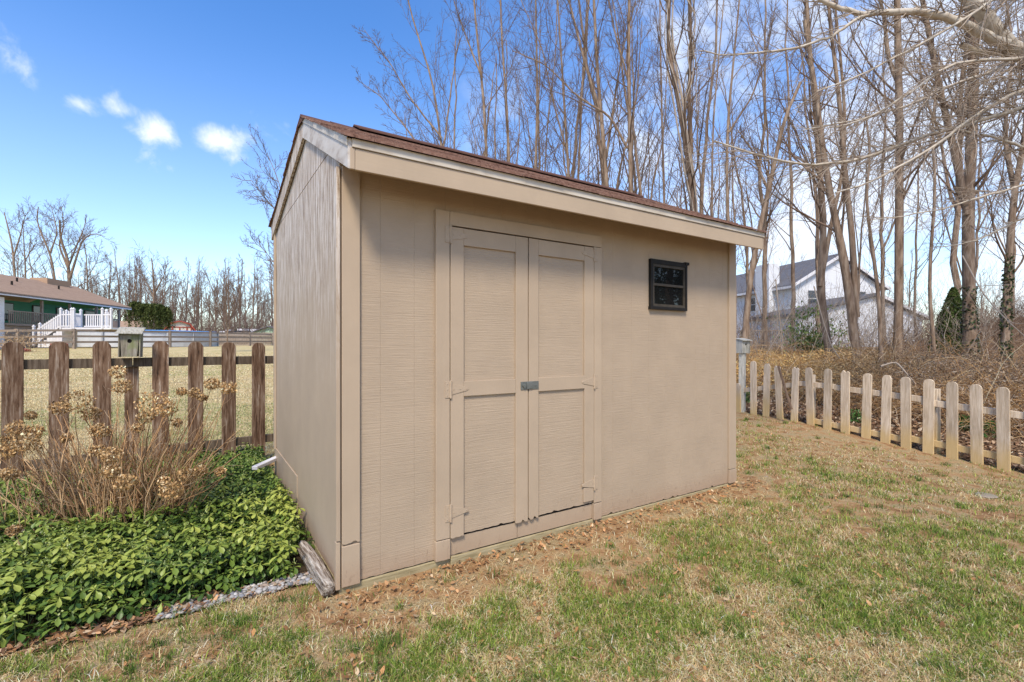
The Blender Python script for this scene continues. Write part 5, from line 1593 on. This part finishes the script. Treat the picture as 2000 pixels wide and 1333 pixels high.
# ranch house, built in its own frame: x along the facade toward the viewer, y outward
hA = (-33.9, 42.0); hg = 1.3
H = empty('ranch_house', (hA[0], hA[1], 0), math.atan2(-.987, .162), 'long low ranch house with tan roof and green siding across the field', 'house')
EZ = 4.42
def hb_(name, mat, *boxes, par=H, bev=0):
    b_ = MB()
    for q in boxes: b_.box(*q)
    return b_.build(name, M[mat], par, bevel=bev)
hb_('wall', 'green_wall', (.3, 11.6, -1.8, -1.6, 2.7, EZ - .1), (.1, .3, -8, -1.6, .8, EZ - .1))
hb_('wall', 'white_siding', (11.62, 26, -.35, -.1, .8, EZ - .1), (11.62, 11.8, -1.8, -.36, .8, EZ - .1))
hb_('foundation', 'farfence', (.1, 11.6, -.3, -.1, .8, 2.55))
hb_('porch_floor', 'farfence', (.1, 11.6, -1.59, .05, 2.56, 2.7))
hb_('eave_board', 'vinyl', (-.5, 26, .32, .42, EZ - .02, EZ + .13))
for x0, x1 in ((1.0, 2.2), (4.3, 5.2), (6.6, 7.4), (9.0, 10.9)):
    f_ = hb_('window', 'bronze', (x0, x1, -1.59, -1.55, 2.95, 4.15)); hb_('pane', 'house_glass', (x0 + .06, x1 - .06, -1.55, -1.53, 3.02, 4.08), par=f_)
hb_('shutter', 'green_wall', (2.3, 4.2, -1.59, -1.56, 2.72, 4.2))
f_ = hb_('window', 'vinyl', (12.3, 13.5, -.1, -.06, 2.0, 3.9)); hb_('pane', 'house_glass', (12.4, 13.4, -.06, -.045, 2.1, 3.8), par=f_)
for x0 in (.4, 3.2, 6.1, 8.7): hb_('porch_post', 'farfence', (x0, x0 + .13, -.1, .03, 2.7, EZ - .05))
b_ = MB()
for q in np.arange(.5, 11.4, .16): b_.box(q, q + .05, -.02, .02, 2.72, 3.45)
b_.box(.4, 11.5, -.03, .03, 3.452, 3.52); b_.build('porch_railing', M['farfence'], H)
b_ = MB(); RZ = 6.25
b_.add([(-.5, .42, EZ + .05), (26, .42, EZ + .05), (26, -4.0, RZ), (-.5, -4.0, RZ), (26, -8.4, EZ + .05), (-.5, -8.4, EZ + .05),
        (-.5, .42, EZ - .02 + .2), (26, .42, EZ + .18), (26, -4.0, RZ + .14), (-.5, -4.0, RZ + .14), (26, -8.4, EZ + .18), (-.5, -8.4, EZ + .18)],
       [(0, 3, 2, 1), (3, 5, 4, 2), (6, 7, 8, 9), (9, 8, 10, 11), (0, 1, 7, 6), (5, 11, 10, 4), (0, 6, 9, 3), (3, 9, 11, 5), (1, 2, 8, 7), (2, 4, 10, 8)])
rf = b_.build('roof', M['tan_roof'], H)
b_ = MB(); b_.prism([(-7.9, EZ), (-.1, EZ), (-4.0, RZ - .05)], 'x', .1, .28); b_.build('gable', M['green_wall'], H)
b_ = MB(); b_.box(1.0, 3.4, -4.6, -3.4, RZ - .3, RZ + .35); b_.build('chimney', simple('tan_brick', [(.32, .2, .12), (.45, .3, .2)], 20), rf)
for q, yy in ((9.2, -1.5), (7.3, -2.6), (4.0, -2.2)):
    b_ = MB(); zz = EZ + .2 + (.42 - yy) / 4.42 * (RZ - EZ); b_.cyl((q, yy, zz - .2), (q, yy, zz + .22), .06, 8); b_.build('vent_pipe', M['dark'], rf)
hb_('door_step', 'vinyl', (13.6, 15, -.1, 1.2, 1.2, 1.5))

# white deck with railing and stairs
dz = 31.0
dk = empty('pool_deck', (P(150, 674, dz)[0], dz, 1.2), 0, 'raised white vinyl pool deck with picket railings and stairs', 'deck')
X = lambda px, y=0: (px - 1000) / F * (dz + y) - dk.location.x
Zp = lambda py: HC + (674 - py) / F * dz - 1.2
fl_z = Zp(640)
D1, D0 = 2.2, 0
MB().box(X(120), X(218), 0, 2.6, fl_z - .12, fl_z).build('deck_floor', M['vinyl'], dk)
def rail_run(p, q, zf0, zf1, hh=1.0, arch=False, gap=.14):
    p = Vector(p); q = Vector(q); L_ = (q - p).length; n_ = int(L_ / gap); b_ = MB()
    for i in range(1, n_):
        t = i / n_; c_ = p + (q - p) * t; zb = zf0 + (zf1 - zf0) * t
        top_ = hh * (.92 + (.18 * abs(2 * t - 1) ** 2 if arch else 0))
        b_.box(c_.x - .035, c_.x + .035, c_.y - .015, c_.y + .015, zb + .06, zb + top_ + .06)
        b_.add([(c_.x - .035, c_.y - .016, zb + top_ + .06), (c_.x + .035, c_.y - .016, zb + top_ + .06), (c_.x, c_.y, zb + top_ + .13)], [(0, 1, 2)])
    for hq in (.08, .82):
        b_.beam((p.x, p.y, zf0 + hq), (q.x, q.y, zf1 + hq), .05, .07)
    return b_.build('railing', M['vinyl'], dk)
def vpost(px, zf, hh=1.18, y=0):
    b_ = MB(); x_ = X(px, y); b_.box(x_ - .05, x_ + .055, y - .055, y + .055, zf - .1, zf + hh)
    zt = zf + hh
    b_.add([(x_ - .07, y - .085, zt), (x_ + .07, y - .085, zt), (x_ + .07, y + .085, zt), (x_ - .07, y + .085, zt), (x_, y, zt + .14)], [(0, 3, 2, 1), (0, 1, 4), (1, 2, 4), (2, 3, 4), (3, 0, 4)])
    b_.build('post', M['vinyl'], dk)
for px, y_ in ((119, 0), (130, 1.8), (140, 0), (144, 0), (158, 1.2), (200, 0), (208, 1.5), (217, 0)): vpost(px, fl_z, 1.16, y_)
rail_run((X(119), 0, 0), (X(140), 0, 0), fl_z, fl_z, 1.0, True); rail_run((X(144), 0, 0), (X(158, 1.2), 1.2, 0), fl_z, fl_z, .9)
rail_run((X(159), .2, 0), (X(199), .2, 0), fl_z, fl_z, .78); rail_run((X(200), 0, 0), (X(217), 0, 0), fl_z, fl_z, .95, True)
rail_run((X(70), 0, 0), (X(118), 0, 0), Zp(672), fl_z, .9); rail_run((X(68, 1.2), 1.2, 0), (X(117, 1.2), 1.2, 0), Zp(672), fl_z, .9)
vpost(66, Zp(672), 1.1); vpost(78, Zp(672), 1.25)
b_ = MB()
for i in range(8):
    t0, t1 = i / 8, (i + 1) / 8; xx0 = X(72) + (X(120) - X(72)) * t0; xx1 = X(72) + (X(120) - X(72)) * t1 - .01
    b_.box(xx0, xx1, .05, 1.15, -.05, fl_z * (i + .7) / 8)
b_.build('stairs', M['vinyl'], dk)
# round above-ground pool
pz = 40.5; pr = 5.6; pc_ = P(272, 674, pz); pg = gh(pc_[0], pz)
po = empty('round_pool', (pc_[0], pz, pg), 0, 'round above-ground pool with pale grey wall and blue cover', 'pool')
ph = HC + (674 - 645) / F * (pz - pr) - pg
b_ = MB(); b_.cyl((0, 0, 0), (0, 0, ph), pr, 48); M['upright'] = simple('grey_pool_upright', [(.36, .38, .41), (.45, .47, .5)], 3, bs=0)
b_.build('pool_wall', simple('pale_pool_wall', [(.50, .53, .57), (.60, .62, .65)], 3, bs=.1), po, smooth=False)
for i in range(18):
    b_ = MB(); a_ = i * 2 * PI / 18 + .1; b_.beam((math.cos(a_) * (pr + .05), math.sin(a_) * (pr + .05), 0), (math.cos(a_) * (pr + .05), math.sin(a_) * (pr + .05), ph), .12, .12); b_.build('pool_upright', M['upright'], po)
b_ = MB(); b_.cyl((0, 0, ph + .002), (0, 0, ph + .06), pr + .13, 48, pr + .02); b_.build('pool_cover', simple('blue_cover', [(.06, .22, .50), (.10, .30, .60)], 5, bs=.2), po)

# red-trimmed shed across the field
z = 60; b0 = P(351, 674, z); gz = gh(b0[0], z); rs = empty('garden_shed', (b0[0], z, gz), .6, 'small cream shed with gambrel roof and red trim behind the pool', 'shed')
s_ = F / z; hw = 26.5 / s_; zt = HC + (674 - 628.5) / s_ - gz if False else HC + (674 - 628.5) / s_ - gz
ze = HC + (674 - 645) / s_ - gz
gam = [(-hw * .8, 0), (hw * .8, 0), (hw * .8, ze), (hw * .55, zt - .35), (0, zt), (-hw * .55, zt - .35), (-hw * .8, ze)]
MB().prism(gam, 'y', 0, 4).build('wall', simple('cream_paint', [(.60, .55, .46), (.68, .63, .54)], 3, bs=0), rs)
red = simple('barn_red', [(.28, .055, .035), (.36, .08, .05)], 4, bs=0); M['red'] = red
b_ = MB(); g2 = [(-hw, ze - .15), (-hw * .62, zt - .28), (0, zt + .05), (hw * .62, zt - .28), (hw, ze - .15)]
for a0, a1 in zip(g2[:-1], g2[1:]): b_.beam((a0[0], 2, a0[1] + .05), (a1[0], 2, a1[1] + .05), 4.4, .12)
b_.build('roof', M['grey_roof'], rs)
b_ = MB()
for a0, a1 in zip(g2[:-1], g2[1:]): b_.beam((a0[0], -.24, a0[1]), (a1[0], -.24, a1[1]), .06, .16)
b_.build('roof_trim', red, rs)
b_ = MB()
for xx in (-.75, 0, .75, -1.2, 1.2): b_.box(xx * hw / 1.7 - .07, xx * hw / 1.7 + .07, -.06, -.005, 0, ze + .3)
b_.box(-hw * .75, hw * .75, -.058, -.006, ze + .301, ze + .42); b_.build('trim', red, rs)

# far board fence
z = 50; e = empty('board_fence', (P(460, 674, z)[0], z, gh(P(460, 674, z)[0], z)), .12, 'grey board privacy fence beyond the pool', 'fence')
b_ = MB()
for i in range(44):
    x_ = -3.5 + i * .22; b_.box(x_, x_ + .19, -.02, .01, 0, 1.35 + random.uniform(-.03, .03))
b_.build('board_panel', M['farfence'], e)
b_ = MB(); b_.box(-3.5, 6.2, -.07, -.021, 1.0, 1.12); b_.box(-3.5, 6.2, -.07, -.021, .3, .42); b_.build('rail', M['farfence'], e)
# white camper roofline and green hut
z = 66; c0 = P(467, 674, z); gz = gh(c0[0], z); e = empty('camper', (c0[0], z, gz), 0, 'long white camper showing above the far board fence', 'camper')
L_ = 80 / (F / z); ht = HC + (674 - 647) / (F / z) - gz
MB().box(-L_ / 2, L_ / 2, 0, 2.4, .5, ht).build('body', M['vinyl'], e, bevel=.15)
b_ = MB(); b_.box(-L_ * .1, L_ * .1, .5, 1.6, ht, ht + .32); b_.box(L_ * .22, L_ * .36, .5, 1.6, ht, ht + .3); b_.box(-L_ * .4, -L_ * .3, .5, 1.6, ht, ht + .2); b_.build('roof_vent', M['vinyl'], e, bevel=.05)
b_ = MB(); b_.box(-L_ * .35, L_ * .3, -.03, -.005, 1.5, 1.9); b_.build('window', M['house_glass'], e)
for q in (-.6, .6): b_ = MB(); b_.cyl((q, -.05, .4), (q, .2, .4), .38, 18); b_.build('wheel', M['dark'], e)
z = 62; c0 = P(516, 674, z); gz = gh(c0[0], z); e = empty('green_outbuilding', (c0[0], z, gz), 0, 'small pale green gabled outbuilding right against the shed edge', 'building')
s_ = F / z; zt = HC + (674 - 638) / s_ - gz; ze = HC + (674 - 650) / s_ - gz
MB().prism([(-1.4, 0), (3.4, 0), (3.4, ze - .2), (.6, zt - .1), (-1.4, ze)], 'y', 0, 5).build('wall', simple('mint_paint', [(.36, .50, .36), (.42, .56, .42)], 3, bs=0), e)
b_ = MB(); b_.beam((-1.6, 2.4, ze - .02), (.6, 2.4, zt), 5.6, .1); b_.beam((.6, 2.4, zt), (3.7, 2.4, ze - .15), 5.6, .1); b_.build('roof', M['grey_roof'], e)
# brown-roofed building behind the ranch
z = 58; c0 = P(236, 674, z); gz = gh(c0[0], z); e = empty('brown_outbuilding', (c0[0], z, gz), 0, 'low brown-roofed building peeking between ranch house and weeping evergreen', 'building')
MB().box(-2.5, 2, 0, 4, 0, 1.9).build('wall', M['farfence'], e); b_ = MB(); b_.prism([(-.4, 1.9), (4.4, 1.9), (2, 3.0)], 'x', -2.8, 2.2); b_.build('roof', M['tan_roof'], e)
# clutter near the deck
for px, py, z, w_, h_, col_, lab in ((107, 668, 30.2, .7, .42, 'red', 'red cloth-covered heap under the deck stairs'), (27, 676, 26.5, .8, .2, 'red', 'low red box on the grass before the ranch house')):
    c0 = P(px, py, z); gz = gh(c0[0], z); b_ = MB(); b_.prism([(-w_ / 2, 0), (w_ / 2, 0), (w_ / 2 * .9, h_ * .7), (0, h_), (-w_ / 2 * .9, h_ * .75)], 'y', 0, .6); o = b_.build('red_bin' if 'box' in lab else 'red_heap', M[col_], None, bevel=.04)
    o.location = (c0[0], z, gz); tag(o, lab, 'box' if 'box' in lab else 'heap')
c0 = P(40, 666, 26.2); k = 900
q = NR.normal(0, 1, (k, 3)) * np.array([.55, .4, .3]) + np.array([c0[0], c0[1], gh(c0[0], c0[1]) + .5]); q = q[q[:, 2] > gh(c0[0], c0[1])]
V, Fq, C = leafcards(q, NR.uniform(.08, .2, len(q)), .2, np.clip(mixcols(len(q), [(.45, .33, .2), (.33, .22, .13)], [.5, .5]), .02, .8), .4, 3)
g = mesh_np('dry_shrub', V, [Fq], M['dry'], col=C); tag(g, 'tan dry shrub beside the far rail fence at left', 'shrub')

# ------------------------------------------------------------------ two-storey white house at right
WH = empty('two_storey_house', (22.2, 38.0, 0), math.atan2(.2047, .979), 'large white two-storey house with grey roof seen through the trees', 'house')
# local x along the gable wall to the right, local y away from the viewer
gw, gd = 8.4, 13.0; ez, pzk = 6.05, 8.45
b_ = MB(); b_.prism([(0, .5), (gw, .5), (gw, ez), (gw / 2, pzk), (0, ez)], 'y', 0, .25); b_.box(0, .25, .251, gd, .5, ez); b_.box(gw - .25, gw, .251, gd, .5, ez)
b_.build('wall', M['white_siding'], WH)
b_ = MB()
for sg in (0, 1):
    x0_, x1_ = (-.45, gw / 2) if not sg else (gw + .45, gw / 2); za = ez - .24
    b_.add([(x0_, -.35, za), (x1_, -.35, pzk + .03), (x1_, gd, pzk + .03), (x0_, gd, za), (x0_, -.35, za + .2), (x1_, -.35, pzk + .23), (x1_, gd, pzk + .23), (x0_, gd, za + .2)],
           [(0, 1, 2, 3), (4, 7, 6, 5), (0, 4, 5, 1), (1, 5, 6, 2), (2, 6, 7, 3), (3, 7, 4, 0)])
rf = b_.build('roof', M['grey_roof'], WH)
b_ = MB(); b_.beam((-.5, -.37, ez - .2), (gw / 2, -.37, pzk + .08), .05, .22); b_.beam((gw + .5, -.37, ez - .2), (gw / 2, -.37, pzk + .08), .05, .22); b_.box(-.48, -.42, -.3, gd, ez - .3, ez - .1); b_.build('roof_trim', M['vinyl'], rf)
b_ = MB(); b_.box(-.75, .25, 1.8, 3.4, .5, 8.0); b_.build('chimney', M['white_siding'], WH)
def hwin(x, y, w_, z0, z1, side=False):
    b_ = MB(); g_ = MB()
    if side:
        b_.box(-.05, -.001, y, y + w_, z0, z1); g_.box(-.06, -.051, y + .08, y + w_ - .08, z0 + .08, (z0 + z1) / 2 - .03); g_.box(-.06, -.051, y + .08, y + w_ - .08, (z0 + z1) / 2 + .03, z1 - .08)
    else:
        b_.box(x, x + w_, -.05, -.001, z0, z1); g_.box(x + .08, x + w_ - .08, -.06, -.051, z0 + .08, (z0 + z1) / 2 - .03); g_.box(x + .08, x + w_ - .08, -.06, -.051, (z0 + z1) / 2 + .03, z1 - .08)
    f_ = b_.build('window', M['vinyl'], WH); g_.build('pane', M['house_glass'], f_)
hwin(1.2, 0, .95, 4.3, 5.7); hwin(5.9, 0, .95, 4.3, 5.7)
for y_, w_, z0, z1 in ((3.9, 1.1, 4.2, 5.5), (.5, 1.0, 1.6, 3.1), (4.2, 2.2, 1.7, 2.7), (8.0, 1.1, 4.2, 5.5), (8.4, 1.1, 1.7, 3.0)): hwin(0, y_, w_, z0, z1, True)
# garage wing
gA_ = empty('garage', (20.2, 34.0, 0), math.atan2(.10, .995), 'white gabled garage wing standing in front of the two-storey house', 'building')
wx = [-.2, 5.8, 9.7]
b_ = MB(); b_.prism([(0, .5), (9.6, .5), (9.6, 3.2), (5.8, 4.75), (0, 3.35)], 'y', 0, 6); b_.build('wall', M['white_siding'], gA_)
b_ = MB()
for x0_, z0_, x1_, z1_ in ((-.35, 3.32, 5.8, 4.83), (10.0, 3.1, 5.8, 4.83)):
    b_.add([(x0_, -.3, z0_), (x1_, -.3, z1_), (x1_, 6.1, z1_), (x0_, 6.1, z0_), (x0_, -.3, z0_ + .2), (x1_, -.3, z1_ + .2), (x1_, 6.1, z1_ + .2), (x0_, 6.1, z0_ + .2)],
           [(0, 1, 2, 3), (4, 7, 6, 5), (0, 4, 5, 1), (1, 5, 6, 2), (2, 6, 7, 3), (3, 7, 4, 0)])
b_.build('roof', M['grey_roof'], gA_)
b_ = MB(); b_.beam((10.05, -.33, 3.18), (5.8, -.33, 4.92), .05, .2); b_.build('roof_trim', M['vinyl'], gA_)
# back deck of the white house
e = empty('house_deck', (16.9, 35, 1.0), 0, 'brown wooden deck with railing at the foot of the white house', 'deck')
MB().box(0, 4.2, 0, 2.5, .2, .4).build('deck_floor', M['farfence'], e)
b_ = MB()
for q in np.arange(0, 4.2, .16): b_.box(q, q + .06, 0, .06, .401, 1.3)
b_.box(0, 4.2, -.02, .08, 1.301, 1.4); b_.build('railing', M['farfence'], e)

# evergreens standing to the right of and behind the camera: they show in the shed window
for i, (x, y, hh, lab) in enumerate(((10.3, 3.2, 6, 'shorter dark evergreen right of the lawn, mirrored in the shed window'), (13.2, 5.0, 8, 'taller dark evergreen behind the lawn, mirrored in the shed window'),
                                     (12.6, 1.2, 7, 'dark evergreen beyond the near fence end, mirrored in the shed window'), (16.5, 3.0, 9, 'tallest dark evergreen far right of the lawn, mirrored in the shed window'))):
    gz = gh(x, y); e = empty('mirrored_evergreen', (x, y, gz), 0, lab, 'tree')
    t = NR.random(6500) ** 1.25; a_ = NR.random(6500) * 2 * PI; r_ = (1 - t) ** .8 * hh * .27 * (.5 + .5 * (np.sin(t * hh * 7) * .5 + .5)) * NR.uniform(.5, 1, 6500) + .03
    V, Fq, C = leafcards(np.stack([np.cos(a_) * r_, np.sin(a_) * r_, .4 + t * (hh - .4) - r_ * .25], -1), NR.uniform(.10, .26, 6500), .3, np.clip(mixcols(6500, [(.03, .05, .02), (.06, .085, .03)], [.5, .5]), .008, .5), .4, 2)
    mesh_np('crown', V, [Fq], M['dry'], e, col=C); MB().cyl((0, 0, -.1), (0, 0, hh * .9), .16, 10, .03).build('trunk', M['bark'], e)
